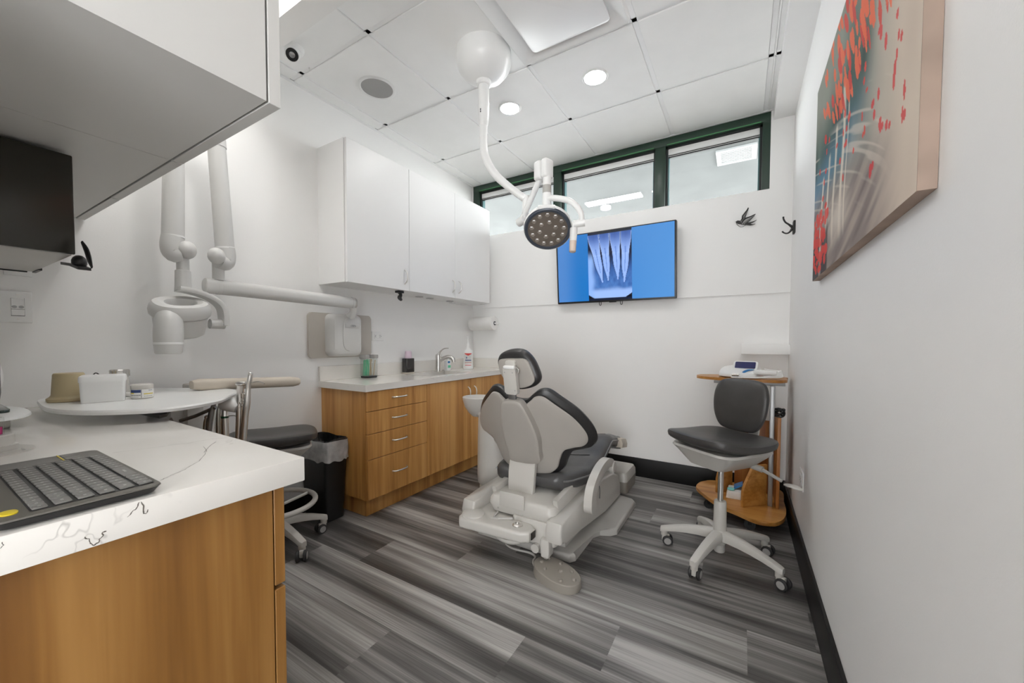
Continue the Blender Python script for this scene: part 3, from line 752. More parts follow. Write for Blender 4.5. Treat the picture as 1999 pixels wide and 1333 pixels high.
G().box(XR-.012, XR+.0005, 3.06, 3.115, 1.835, 1.915, .003).obj('hook_plate', MT['iron'], t)
G().tube([(x, 3.09, z) for x, z in [(0.214, 1.953), (0.216, 1.937), (0.226, 1.916), (0.243, 1.9), (0.258, 1.885), (0.27, 1.876)]], [.0052, .005, .005, .0055, .008, .012], 12, sub=4).obj('upper_arm', MT['iron'], t)
G().tube([(x, 3.09, z) for x, z in [(0.21, 1.859), (0.217, 1.85), (0.23, 1.843), (0.243, 1.844), (0.254, 1.854), (0.262, 1.866), (0.271, 1.872)]], [.005, .0045, .0045, .005, .006, .009, .012], 12, sub=4).obj('lower_arm', MT['iron'], t)
# ledge in the corner
one('corner_ledge', G().box(-.006, XR, 3.19, YB, 1.046, 1.118, .002), MT['wall'], 'white box ledge in the far right corner over the device cart', 'ledge')

# ------------------------------------------------------------------ canvas on the right wall
xc0, yn, yfar, zb, ztp = .252, .932, 2.075, 1.392, 2.18
t = thing('canvas_picture', 'large stretched canvas of a misty waterfall with red petals on the right wall', 'painting', (XR, 1.5, zb))
pet = [(rnd.random(), rnd.random()) for _ in range(10)]
specks = []
R2 = random.Random(11)
for k in range(150):
    a = .30+.62*R2.betavariate(1.6, 1.6); b = .60+.45*R2.random()
    specks.append((a, b, .005+.007*R2.random(), .018+.05*R2.random(), .35+.3*R2.random(), (238, 112, 78) if R2.random() < .75 else (214, 70, 62)))
for k in range(26): specks.append((.24+.28*R2.random(), .18+.5*R2.random(), .008+.005*R2.random(), .010+.016*R2.random(), .1, (214, 66, 70)))
for k in range(60): specks.append((.86+.14*R2.random(), .03+.28*R2.random()**1.3, .008+.01*R2.random(), .01+.018*R2.random(), .2, (226, 74, 66)))
for k in range(26): specks.append((.55+.42*R2.random(), .30+.4*R2.random(), .005+.004*R2.random(), .008+.01*R2.random(), .2, (226, 78, 66)))
def artwork(a, b):
    """the printed picture: a runs from the near edge to the far edge, b from bottom to top"""
    a = a**.5
    n1 = vnoise(a*9, b*3, 1); n2 = vnoise(a*26, b*5, 2); n3 = vnoise(a*5, b*5, 8)
    beige = mixc(s2l(206, 190, 176), s2l(222, 208, 192), n3)
    fog = mixc(s2l(150, 150, 142), s2l(196, 190, 178), n1)
    c = mixc(beige, fog, sstep(.25, .62, a+.12*(n3-.5)))
    dark = mixc(s2l(38, 60, 56), s2l(96, 118, 110), n2*.8+.1)
    k = sstep(.40, .64, a+.22*(n1-.5)) * sstep(.36, .52, b+.12*(n2-.5)) * (1-.45*sstep(.62, .95, b+.2*(n1-.5)))
    c = mixc(c, dark, k)
    blue = mixc(s2l(80, 124, 140), s2l(104, 152, 190), n1)
    k = sstep(.45, .85, a)*math.exp(-((b-.42)/.11)**2); c = mixc(c, blue, k*.95)
    low = mixc(s2l(112, 100, 102), s2l(176, 160, 152), vnoise((a*.6+b)*40, (a-b*.6)*7, 4))
    k = (1-sstep(.16, .38, b-.30*(a-.55)))*sstep(.22, .55, a); c = mixc(c, low, k*.85)
    k2 = sstep(.30, .5, a)*(1-sstep(.44, .5, b-.36*(a-.5)))*sstep(.05, .3, b-.30*(a-.5))
    st = vnoise((b-.75*a)*70, (a+b)*3, 6); c = mixc(c, s2l(226, 216, 204), k2*sstep(.66, .85, st)*.5)
    # falling water
    for ac, top, w in ((.735, .66, .014), (.80, .56, .012), (.86, .50, .011), (.915, .45, .010), (.70, .55, .006)):
        edge = ac + .012*math.sin(b*9)
        if b < top+.02:
            d = abs(a-edge)/w
            if d < 1: c = mixc(c, s2l(232, 224, 210), (1-d*d)*(.55+.45*vnoise(a*160, b*3, 9))*sstep(0, .03, top+.02-b)*sstep(.06, .16, b))
    k = math.exp(-((a-.76)/.08)**2-((b-.18)/.08)**2); c = mixc(c, s2l(222, 212, 200), k*.8)
    # dark trunks at the far lower corner
    if a > .84 and b < .24 and vnoise(a*40, 2, 5) > .45: c = mixc(c, s2l(44, 40, 48), .85*sstep(.84, .86, a)*(1-sstep(.16, .24, b)))
    for pa, pb, w, h, sl, pc in specks:
        db = b-pb
        if -h < db < h:
            da = a-pa-db*sl*.5
            if (da/w)**2+(db/h)**2 < 1: c = mixc(c, s2l(*pc), .88); break
    return c
nu, nv = 300, 220
o = picgrid(artwork, lambda u, v, h: V((xc0, lerp(yn, yfar, u), lerp(zb, ztp, v))), nu, nv).obj('canvas_print', MT['pict'], t, smooth=0)
addcol(o, artwork, nu, nv)
g = G(); g.box(xc0+.0004, XR-.0006, yn, yfar, zb, ztp)
o = g.obj('canvas_side', MT['edge'], t, smooth=0)
o.data.materials[0] = mat('canvas_wrap', (.40, .30, .245), .8, var=.25, vs=5)
VEINS = [
  ([(-1.2993, 0.2874), (-1.2934, 0.309), (-1.2811, 0.3421), (-1.2677, 0.3717), (-1.2683, 0.3934), (-1.2552, 0.4167), (-1.2558, 0.442), (-1.2507, 0.474), (-1.2288, 0.5047)], 0.0007, True),
  ([(-0.9647, 0.2778), (-0.9746, 0.2908), (-0.987, 0.3076), (-1.001, 0.3285), (-1.0273, 0.3503), (-1.0429, 0.3677), (-1.0855, 0.3926), (-1.1259, 0.4124), (-1.1787, 0.4267)], 0.0007, True),
  ([(-1.1176, 0.4044), (-1.1754, 0.4379), (-1.2085, 0.4653)], 0.0007, True),
  ([(0.2087, 0.835), (0.2148, 0.8402), (0.2212, 0.8477), (0.224, 0.8546)], 0.0009, False),
  ([(0.2265, 0.8548), (0.2298, 0.843), (0.2292, 0.8332), (0.2324, 0.8314), (0.2346, 0.8368)], 0.0009, False),
  ([(0.1606, 0.8232), (0.1649, 0.8173), (0.1656, 0.8099), (0.17, 0.8057), (0.1756, 0.8099), (0.1798, 0.8174), (0.1805, 0.8225), (0.1842, 0.8231)], 0.0009, False),
  ([(0.0811, 0.8416), (0.0839, 0.8443), (0.0833, 0.8492)], 0.0004, False),
]
# ------------------------------------------------------------------ near counter (left foreground)
xk, yk = -.875, .512; tk = .056
t = thing('base_cabinet', 'near wood-grain base cabinet under the quartz counter in the foreground', 'cabinet', (-1.6, .2, 0))
xe = -.922
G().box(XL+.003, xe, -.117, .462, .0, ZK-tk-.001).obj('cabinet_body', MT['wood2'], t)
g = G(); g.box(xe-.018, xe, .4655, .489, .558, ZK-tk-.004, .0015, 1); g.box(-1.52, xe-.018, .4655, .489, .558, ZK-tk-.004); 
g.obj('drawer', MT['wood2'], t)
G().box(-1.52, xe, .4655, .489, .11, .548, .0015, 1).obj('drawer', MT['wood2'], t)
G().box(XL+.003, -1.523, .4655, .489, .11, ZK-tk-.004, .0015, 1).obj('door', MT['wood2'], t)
g = G().use(MT['quartz']); g.box(XL+.003, xk, -.117, yk, ZK-tk, ZK, .0025, 2); g.use(MT['vein'])
def ribbon(P, wd, fn):
    for k in range(len(P)-1):
        a, b = P[k], P[k+1]; d = math.dist(a, b) or 1; nx, ny = -(b[1]-a[1])/d, (b[0]-a[0])/d
        w0, w1 = wd*(.3+.9*hsh(k, len(P), 1)), wd*(.3+.9*hsh(k+1, len(P), 1))
        g.face([g.b.verts.new(fn(*q)) for q in ((a[0]+nx*w0, a[1]+ny*w0), (a[0]-nx*w0, a[1]-ny*w0), (b[0]-nx*w1, b[1]-ny*w1), (b[0]+nx*w1, b[1]+ny*w1))])
for P, wd, on_top in VEINS:
    Q = [P[0]]
    for a, b in zip(P, P[1:]):
        for q in (.33, .66, 1): Q.append((lerp(a[0], b[0], q)+(hsh(a[0]*99, q, 3)-.5)*.003, lerp(a[1], b[1], q)+(hsh(a[1]*77, q, 4)-.5)*.003))
    ribbon(Q, wd, (lambda x, y: V((x, y, ZK+.00025))) if on_top else (lambda y, z: V((xk+.00025, y, z))))
one('near_counter', g, MT['quartz'], 'white veined quartz counter slab in the left foreground', 'worktop')

# near wall cabinets, overhead
xa, zb_ = -.895, 1.65
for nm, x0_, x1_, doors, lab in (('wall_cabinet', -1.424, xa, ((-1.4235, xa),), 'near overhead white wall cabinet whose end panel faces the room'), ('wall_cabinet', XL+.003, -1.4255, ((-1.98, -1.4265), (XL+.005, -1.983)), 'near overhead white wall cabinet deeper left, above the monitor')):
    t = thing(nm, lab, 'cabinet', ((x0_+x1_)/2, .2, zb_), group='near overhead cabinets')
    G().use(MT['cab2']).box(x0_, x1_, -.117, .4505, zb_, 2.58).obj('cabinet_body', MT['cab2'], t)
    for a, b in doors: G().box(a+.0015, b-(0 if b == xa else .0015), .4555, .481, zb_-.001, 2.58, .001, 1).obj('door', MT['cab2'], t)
# monitor hung under the cabinet
xm0, xm1, ym0, ym1, zm0, zm1 = -2.11, -1.60, -.10, .294, 1.366, 1.640
t = thing('wall_monitor', 'boxy black-screened monitor with pale underside hanging under the near cabinet', 'monitor', (-1.85, .1, zm0))
g = G().use(MT['plastic2']); g.box(xm0, xm1-.012, ym0, ym1-.004, zm0, zm1-.004, .004); g.obj('monitor_case', MT['plastic2'], t)
G().box(xm1-.012, xm1, ym0, ym1, zm0+.003, zm1, .003).obj('screen', MT['screen'], t)
g = G().use(MT['black']); g.box(xm0-.004, xm0+.003, ym0, ym1-.02, zm0-.004, zm0+.002); g.box(xm0, xm0+.10, ym1-.009, ym1-.001, zm0-.004, zm0+.003); g.obj('case_edging', MT['black'], t)
G().box(-1.9, -1.75, .0, .12, zm1-.005, zb_+.0005).obj('hanging_bracket', MT['steel'], t)
t = thing('cable_clip', 'black clip and strap at the lower corner of the monitor', 'clip', (-1.62, .30, 1.325))
g = G(); g.skin([[V((x, y, z+dz)) for dz, y in ((0, .292), (0, .318), (.008, .318), (.008, .292))] for x, z in ((-1.76, 1.357), (-1.66, 1.343), (-1.575, 1.325))]); g.obj('clip_blade', MT['black'], t)
G().ball((-1.625, .305, 1.352), .02, 14, (1.1, .8, 1)).obj('clip_knob', MT['black'], t)
G().tube([(-1.565, .300, 1.40), (-1.55, .305, 1.377), (-1.53, .306, 1.35), (-1.495, .303, 1.326)], [.006, .011, .011, .005], 10, sub=5, flat=((0, 1, 0), .4, 1)).obj('strap', MT['black'], t)

# keyboard
t = thing('keyboard', 'dark wireless keyboard with yellow button on the near quartz counter', 'keyboard', (-1.1, .17, ZK))
kx0, kx1, ky0, ky1, kz = -1.285, -.878, .070, .258, .877
def kr(i, z, r): return [V((x, y, z)) for x, y in rrect(kx0+i, kx1-i, ky0+i, ky1-i, r, 6)]
G().skin([kr(.002, kz-.004, .016), kr(0, kz-.0035, .016), kr(.001, kz-.001, .015), kr(.004, kz, .013)]).obj('keyboard_case', MT['kb'], t)
G().skin([kr(.016, ZK+.001, .012), kr(.008, ZK+.004, .014), kr(.001, kz-.0045, .016)]).obj('case_underside', MT['black'], t)
g = G(); 
for a in ((-1.20, ky0+.03), (-.93, ky0+.03), (-1.20, ky1-.03), (-.93, ky1-.03)): g = G().cyl((a[0], a[1], ZK), (a[0], a[1], ZK+.0015), .006, n=12); g.obj('rubber_foot', MT['black'], t)
G().prism(rrect(-1.212, -.893, .1105, .2505, .004), kz-.0002, kz+.0004).obj('key_bed', MT['black'], t)
for r in range(6):
    yc = .1205+.0238*r; x = -.896; i = 0
    while x > -1.205:
        wdt = .0178
        if (r, i) in ((1, 0), (4, 0)): wdt = .030
        if (r, i) in ((2, 0), (3, 0)): wdt = .025
        if r == 5 and i == 4: wdt = .078
        if x-wdt < -1.211: break
        g = G().use(MT['key']); hy = .0093 if r else .0080
        g.prism(rrect(x-wdt+.0010, x-.0010, yc-hy, yc+hy, .002, 2), kz+.0003, kz+.0032, None, .0008, 1)
        g.use(MT['legend']); g.box(x-wdt*.62, x-wdt*.40, yc-.0016, yc+.0016, kz+.0031, kz+.0034)
        g.obj('key', MT['key'], t); x -= wdt+.0012; i += 1
G().prism(rrect(-1.278, -1.218, .115, .195, .003), kz-.0004, kz+.0006).obj('touchpad', MT['key'], t)
G().box(-1.279, -1.217, .1965, .1985, kz-.0004, kz+.001).obj('touchpad_line', MT['yellow'], t)
for a in (-1.278, -1.2475): G().prism(rrect(a, a+.0295, .201, .224, .002), kz-.0004, kz+.0008).obj('touchpad_button', MT['key'], t)
g = G(); g.prism(ell(-.912, .093, .0125, .009, 24, 2.6), kz-.0005, kz+.0022, None, .0012); g.obj('yellow_button', MT['yellow'], t)

# white desktop device at the left edge
t = thing('desktop_device', 'glossy white desktop device with dark glass panel at the left edge of the near counter', 'device', (-2.0, .15, ZK))
dc = (-2.0, .15)
G().puff(ell(dc[0], dc[1], .17, .105, 32, 2.3), lambda x, y, h: V((x, y, ZK+.036+h)), .022, .006, p=2.6).obj('device_shell', MT['white'], t)
G().prism(ell(dc[0]-.02, dc[1]-.01, .13, .075, 28, 2.3), ZK, ZK+.034, None, .004).obj('device_foot', MT['plastic'], t)
G().prism(rrect(-2.10, -1.885, .10, .205, .02), ZK+.052, ZK+.062, None, .003).obj('glass_panel', MT['dglass'], t)
G().tube([(-2.0, .165, ZK+.056), (-1.985, .17, .97), (-1.985, .17, 1.06)], .05, 20, flat=((1, 0, 0), 1.2, .55)).obj('device_neck', MT['black'], t)
G().ball((-2.0, .165, 1.015), .072, 22, (.8, .55, 1.1)).obj('device_head', MT['white'], t)
# syringe stand
t = thing('tube_stand', 'pale grey step-based stand holding a magenta tube beside the keyboard', 'stand', (-1.52, .150, ZK))
g = G(); g.lathe([(.062, 0), (.062, .004), (.036, .006), (.036, .018), (.031, .020), (.030, .042), (.027, .044), (.0, .044)], (-1.535, .140, ZK), n=28); g.obj('stand_base', MT['plastic'], t)
g = G(); g.cyl((-1.535, .140, ZK+.043), (-1.535, .140, ZK+.085), .016, n=18); g.obj('tube_body', MT['clear'], t); 
g = G(); g.cyl((-1.535, .140, ZK+.0445), (-1.535, .140, ZK+.062), .013, n=18); g.obj('tube_fill', MT['magenta'], t)
one('small_tool', G().box(-1.522, -1.492, .176, .182, ZK, ZK+.006, .002, 2), MT['plastic2'], 'tiny grey tool lying by the tube stand on the near counter', 'tool')

# ------------------------------------------------------------------ delivery unit with oval tray
zt = .905
ze = zt+.0005
t = thing('delivery_unit', 'white instrument tray table on an arm beside the near counter', 'dental unit', (-2.05, .60, .80))
ol = cr([(-2.15, .293), (-1.95, .288), (-1.80, .335), (-1.695, .42), (-1.645, .52), (-1.70, .661), (-1.80, .742), (-1.90, .812), (-2.02, .850), (-2.15, .815), (-2.30, .735), (-2.39, .655), (-2.43, .55), (-2.40, .42), (-2.30, .32)], 5)
G().puff(ol, lambda x, y, h: V((x, y, zt-.006+h)), .006, .017, p=30, pb=5, rs=(.5, .9, .97, .99)).obj('tray_top', MT['white'], t)
g = G(); g.prism([(-1.94, .50), (-1.83, .46), (-1.64, .475), (-1.66, .50), (-1.86, .58), (-1.93, .59)], zt-.032, zt-.022); g.obj('tray_bracket', MT['black'], t)
g = G(); g.cyl((-1.88, .545, zt-.075), (-1.88, .545, zt-.030), .032, n=20); g.obj('tray_pivot', MT['steel'], t)
g = G(); g.skin([[V((x+a, y+b, z)) for a, b in ((-.02, -.03), (.02, -.03), (.02, .03), (-.02, .03))] for x, y, z in ((-1.88, .545, zt-.07), (-1.80, .560, zt-.16), (-1.78, .58, .55))]); g.obj('pivot_arm', MT['taupe'], t)
G().tube([(-2.03, .655, .79), (-1.98, .688, .809), (-1.905, .735, .848)], .0075, 10).obj('hose', MT['steel'], t)
# wall arm of the unit
G().skin([[V((x, -2.1*0+y, 0))*0 + V((-2.10+a*k, y, z+b*k)) for a, b in rrect(-.035, .035, -.026, .026, .022, 5)] for y, z, k in ((.72, .931, .7), (.75, .930, 1), (1.16, .908, 1), (1.19, .907, .8), (1.20, .9065, .6))]).obj('support_arm', MT['cream'], t)
G().box(-2.44, -2.39, .80, .87, .10, .84, .006).obj('support_post', MT['plastic'], t)
G().box(-2.42, -2.08, .79, .85, .84, .912, .008).obj('post_bracket', MT['plastic'], t)
g = G(); g.tube([(-1.885, .752, .858), (-1.855, .768, .860), (-1.828, .787, .846)], [.024, .031, .024], 18, sub=3); g.obj('joint', MT['white'], t)
G().box(-1.98, -1.77, .69, .83, .585, .66, .01).obj('instrument_holder', MT['tan'], t)
G().box(-2.41, -1.87, .76, .80, .66, .70, .006).obj('holder_arm', MT['plastic'], t)
def instr(name, label, fn): 
    o = fn(thing(name, label, 'dental instrument', (-1.86, .76, .72), group='dental instruments in the holder'))
def i_dark(t):
    G().tube([(-1.938, .710, .661), (-1.924, .722, .802), (-1.915, .729, .849), (-1.908, .734, .876)], [.0105, .011, .0085, .0065], 14, sub=4).obj('handle', MT['steel'], t)
    G().ball((-1.907, .735, .881), .009, 12, (1.1, 1.1, .8)).obj('head', MT['chrome'], t)
instr('drill_handpiece', 'dark steel handpiece leaning leftmost in the instrument holder', i_dark)
def i_green(t):
    G().tube([(-1.870, .752, .661), (-1.871, .753, .795), (-1.872, .754, .825), (-1.873, .755, .86), (-1.874, .755, .884)], [.0135, .0135, .011, .0075, .006], 16, sub=4).obj('handle', MT['nickel'], t)
    G().cyl((-1.871, .753, .803), (-1.871, .753, .811), .0142, n=18).obj('green_band', MT['greenring'], t)
    g = G(); g.tube([(-1.882, .750, .893), (-1.866, .760, .891), (-1.857, .765, .889)], [.0055, .0075, .006], 12); g.obj('angled_head', MT['chrome'], t)
    G().tube([(-1.859, .761, .81), (-1.838, .774, .8125), (-1.809, .791, .801)], .0018, 8, sub=4).obj('wire_tip', MT['nickel'], t)
instr('contra_angle_handpiece', 'silver handpiece with green ring and angled head in the instrument holder', i_green)
def i_clear(t):
    G().lathe([(.014, 0), (.0145, .01), (.0145, .145), (.0125, .145), (.012, .01)], (-1.897, .738, .70), n=20).obj('sleeve', MT['clear'], t)
    G().tube([(-1.897, .738, .661), (-1.895, .739, .80), (-1.892, .742, .85), (-1.886, .747, .868)], [.009, .009, .006, .006], 12, sub=4).obj('handle', MT['nickel'], t)
instr('scaler_handpiece', 'handpiece in a clear sleeve between the dark and the green-ringed ones', i_clear)
def i_small(t):
    G().tube([(-1.948, .707, .661), (-1.943, .709, .77), (-1.937, .714, .807), (-1.929, .719, .807)], [.009, .007, .006, .005], 12, sub=4).obj('handle', MT['chrome'], t)
    G().ball((-1.938, .713, .806), .008, 10).obj('tip', MT['chrome'], t)
instr('short_handpiece', 'short steel handpiece at the far left of the instrument holder', i_small)
def i_syr(t):
    G().tube([(-1.826, .777, .661), (-1.821, .783, .776), (-1.82, .786, .854), (-1.818, .79, .911), (-1.816, .792, .940)], [.0105, .011, .012, .0125, .014], 16, sub=4).obj('handle', MT['nickel'], t)
    g = G(); g.tube([(-1.832, .783, .949), (-1.815, .793, .946), (-1.798, .803, .949)], [.0065, .012, .007], 14, sub=3); g.obj('valve_block', MT['chrome'], t)
    G().tube([(-1.800, .802, .947), (-1.775, .817, .953), (-1.752, .831, .957), (-1.73, .844, .948)], .0022, 8, sub=3).obj('nozzle', MT['chrome'], t)
instr('air_water_syringe', 'silver air syringe with a bent nozzle pointing right', i_syr)
def i_suc(t):
    G().tube([(-1.807, .789, .661), (-1.798, .797, .802), (-1.793, .803, .865), (-1.789, .808, .932), (-1.785, .811, .960), (-1.782, .814, .987)], [.013, .012, .013, .009, .010, .0085], 16, sub=4).obj('handle', MT['nickel'], t)
    G().ball((-1.782, .814, .988), .0092, 12).obj('tip', MT['chrome'], t)
    for c in ((-1.793, .795, .906), (-1.788, .800, .891), (-1.799, .792, .880), (-1.792, .797, .865), (-1.808, .786, .868), (-1.803, .789, .857)): G().ball(c, .0055, 10).obj('valve_tab', MT['chrome'], t)
    G().box(-1.806, -1.792, .786, .796, .888, .908, .002).obj('slide_switch', MT['cream'], t)
instr('suction_handle', 'tall silver suction handle with valve tabs, rightmost of the instruments', i_suc)

# things on the tray
cx_, cy_ = -2.135, .365
t = thing('cup_dispenser', 'tan upturned cup with flared foot on the white tray', 'cup', (cx_, cy_, ze))
G().lathe([(.054, 0), (.057, .004), (.057, .012), (.049, .018), (.045, .024), (.040, .098), (.037, .103), (0, .104)], (cx_, cy_, ze), n=36).obj('cup_body', MT['tan'], t)
bx, by = -2.02, .430; q = V((math.cos(1.30), math.sin(1.30), 0)); p = V((-math.sin(1.30), math.cos(1.30), 0))
fm = lambda x, y, h: V((bx, by, ze)) + q*x + p*y + V((0, 0, h))
t = thing('storage_box', 'white plastic box with a white lid in the middle of the tray', 'box', (bx, by, ze))
def bs(h, a, b, r): return [fm(x, y, h) for x, y in rrect(-a, a, -b, b, r, 5)]
G().skin([bs(0, .0545, .040, .008), bs(.002, .0555, .041, .009), bs(.074, .058, .0435, .010)]).obj('box_body', MT['white'], t)
G().skin([bs(.0742, .060, .046, .011), bs(.090, .060, .046, .011), bs(.095, .058, .044, .010), bs(.097, .053, .039, .008)]).obj('box_lid', MT['white'], t)
bx, by = -2.155, .505
t = thing('glass_dispenser', 'frosted tumbler with a ridged metal top behind the white box', 'dispenser', (bx, by, ze))
G().lathe([(.030, 0), (.031, .002), (.025, .078), (0, .0785)], (bx, by, ze), n=28).obj('tumbler', MT['plastic'], t)
g = G(); rr = [[V((bx+math.cos(2*PI*k/48)*r*(1+.05*(k % 4 < 2)), by+math.sin(2*PI*k/48)*r*(1+.05*(k % 4 < 2)), ze+h)) for k in range(48)] for r, h in ((.026, .079), (.029, .081), (.029, .104), (.025, .107))]
g.skin(rr); g.obj('metal_top', MT['chrome'], t)
one('rolled_pad', G().tube([(-2.125, .50, ze+.009), (-2.05, .535, ze+.009)], .009, 14), MT['white'], 'white rolled pad lying in front of the frosted tumbler', 'pad')
bx, by = -2.0, .530
t = thing('powder_jar', 'small round jar with white lid and blue and yellow printed label on the tray', 'jar', (bx, by, ze))
G().lathe([(.031, 0), (.033, .003), (.033, .038), (.030, .0385)], (bx, by, ze), n=36).obj('jar_body', MT['plastic'], t)
G().lathe([(.0335, .0386), (.0335, .052), (.031, .055), (0, .0555)], (bx, by, ze), n=36).obj('jar_lid', MT['plastic'], t)
a0 = math.atan2(-by, -bx)
def arcp(ta, tb, z0_, z1_, r, n=12): return [[V((bx+r*math.cos(a0+lerp(ta, tb, k/n)), by+r*math.sin(a0+lerp(ta, tb, k/n)), ze+z)) for k in range(n+1)] for z in (z0_, z1_)]
g = G()
for m, A in (('paper', (-1.5, 1.5, .004, .036, .0333)), ('ink', (-1.2, -.12, .024, .035, .0335)), ('yellow', (-1.2, -.75, .020, .0238, .0335)), ('yellow', (.12, 1.1, .017, .0205, .0335)), ('greyink', (.55, 1.0, .030, .0335, .0335)), ('dkink', (-.10, -.06, .004, .036, .0336))):
    g.use(MT[m]); g.skin(arcp(*A), closed=False, cap=False)
g.use(MT['dkink'])
for k in range(9): g.skin(arcp(-1.1+.11*k, -1.04+.11*k, .0125, .0165, .0336, 2), closed=False, cap=False)
for k in range(7): g.skin(arcp(.15+.12*k, .22+.12*k, .009+.0, .0105, .0336, 2), closed=False, cap=False); g.skin(arcp(-1.0+.1*k, -.95+.1*k, .007, .0085, .0336, 2), closed=False, cap=False)
g.obj('jar_label', MT['paper'], t)
t = thing('wire_clip', 'small dark wire loop standing between the tan cup and the white box', 'clip', (-2.16, .44, ze))
G().tube([(-2.165, .43, ze+.004), (-2.165, .43, ze+.07), (-2.16, .436, ze+.095), (-2.148, .444, ze+.092), (-2.146, .446, ze+.075)], .0022, 8, sub=4).obj('loop', MT['black'], t)
G().cyl((-2.16, .436, ze), (-2.16, .436, ze+.05), .014, n=16).obj('clip_base', MT['tan'], t)

# ------------------------------------------------------------------ x-ray unit on the left wall
t = thing('xray_unit', 'wall-mounted dental x-ray machine with folding arm and tube head', 'x-ray machine', (XL, 1.2, 1.0))
fl_ = frame((XL+.0015, 1.711, 1.167), (1, 0, 0))
G().prism(rrect(-.246, .246, -.153, .153, .022), 0, .022, fl_, .006).obj('wall_plate', MT['xray2'], t)
fx_ = frame((XL+.0235, 1.700, 1.170), (1, 0, 0))
def xs(i, h, r): return [fx_(x, y, h) for x, y in rrect(-.122+i, .122-i, -.147+i, .147-i, r, 6)]
h_ = G().skin([xs(0, 0, .04), xs(0, .045, .04), xs(.006, .066, .038), xs(.018, .082, .034), xs(.034, .088, .03)]).obj('control_box', MT['xray'], t)
G().prism(cr([(-.03, .105), (.03, .118), (.085, .108), (.088, .06), (.086, -.07), (.04, -.108), (-.02, -.105), (-.045, -.06), (-.046, .06)], 5), .080, .094, fx_, .005).obj('front_recess', MT['xray'], h_)
G().box(-.032, .075, .050, .078, .093, .098, .002, mp=fx_).obj('badge_plate', MT['xray'], h_)
g = G().use(MT['steel'])
for k in (-1, 0, 1):
    g.tube([fx_(.028+k*.009+.011*math.cos(PI*i/8), .060+.011*math.sin(PI*i/8), .0985) for i in range(9)], .0014, 6)
g.box(.012, .044, .0575, .0595, .0975, .0992, mp=fx_)
g.obj('badge', MT['steel'], h_)
G().tube([(-2.33, 1.70, 1.30), (-2.30, 1.70, 1.335), (-2.292, 1.69, 1.372)], [.030, .024, .026], 18, sub=4).obj('arm_neck', MT['xray'], t)
def armsec(y, z, k): return [V((-2.29+a*k, y, z+b*k)) for a, b in rrect(-.034, .034, -.038, .038, .030, 6)]
G().skin([armsec(.845, 1.4035, .75), armsec(.849, 1.4035, .93), armsec(.858, 1.4035, 1), armsec(1.66, 1.389, 1), armsec(1.672, 1.389, .97)]).obj('extension_arm', MT['xray'], t)
for y, z in ((.905, 1.4025), (1.68, 1.3888)):
    G().skin([armsec(y-.008, z, 1.025), armsec(y+.008, z, 1.025)]).obj('arm_collar', MT['xray'], t)
g = G(); g.skin([armsec(1.673, 1.389, .98), armsec(1.70, 1.3885, .98), armsec(1.706, 1.3885, .9)]); g.obj('arm_cap', MT['plastic2'], t)
G().cyl((-2.285, .905, 1.435), (-2.285, .905, 1.525), .026, n=22).obj('lower_post', MT['xray'], t)
# folding arms
g = G(); g.tube([(-2.275, .9325, 1.602), (-2.275, .936, 1.560), (-2.270, .926, 1.528), (-2.255, .892, 1.530)], [.0425, .0430, .0415, .036], 24, sub=5); g.ball((-2.238, .880, 1.548), .037, 18, (1, 1, 1.1)); g.obj('elbow', MT['xray'], t)
G().tube([(-2.275, .932, 1.601), (-2.275, .905, 2.10)], [.0415, .0385], 24).obj('inner_arm', MT['xray'], t)
G().cyl((-2.275, .9315, 1.598), (-2.275, .9305, 1.606), .0425, n=24).obj('seam_ring', MT['white'], t)
G().cyl((-2.275, .9055, 2.098), (-2.275, .9035, 2.135), .041, n=24).obj('upper_collar', MT['xray'], t)
G().tube([(-2.275, .90, 2.13), (-2.27, .86, 2.18), (-2.26, .78, 2.18), (-2.255, .735, 2.13)], .042, 20, sub=5).obj('top_elbow', MT['xray'], t)
G().tube([(-2.255, .732, 2.13), (-2.25, .716, 1.605)], [.038, .0415], 24).obj('outer_arm', MT['xray'], t)
G().cyl((-2.25, .7165, 1.602), (-2.25, .7163, 1.610), .0425, n=24).obj('seam_ring', MT['white'], t)
g = G(); g.tube([(-2.25, .716, 1.604), (-2.25, .711, 1.562), (-2.247, .718, 1.531), (-2.235, .745, 1.532)], [.0425, .0430, .0415, .036], 24, sub=5); g.ball((-2.222, .756, 1.550), .038, 18, (1, 1, 1.1)); g.obj('elbow', MT['xray'], t)
g = G(); g.lathe([(.024, 0), (.024, .055), (.0295, .058), (.032, .15)], (-2.245, .748, 1.512), (0, 0, -1), 24); g.obj('yoke_stem', MT['xray'], t)
# yoke: a flat band that curves over and down the side of the head
g = G(); path = [(.722, 1.366), (.765, 1.362), (.815, 1.350), (.862, 1.328), (.893, 1.295), (.902, 1.25), (.902, 1.205)]
P_ = cr(path, 5, False); rings = []
for i, (y, z) in enumerate(P_):
    a = P_[max(i-1, 0)]; b = P_[min(i+1, len(P_)-1)]; d = V((0, b[0]-a[0], b[1]-a[1])).normalized(); nrm = V((0, -d.z, d.y))
    w_ = .036; c = V((-2.235, y, z))
    rings.append([c+V((x, 0, 0))+nrm*h for x, h in ((-w_, -.010), (w_, -.010), (w_+.003, -.004), (w_+.003, .006), (w_, .012), (-w_, .012))])
g.skin(rings); yk_ = g.obj('yoke', MT['xray'], t)
G().cyl((-2.235, .845, 1.212), (-2.235, .905, 1.212), .024, n=22).obj('yoke_pivot', MT['xray'], yk_)
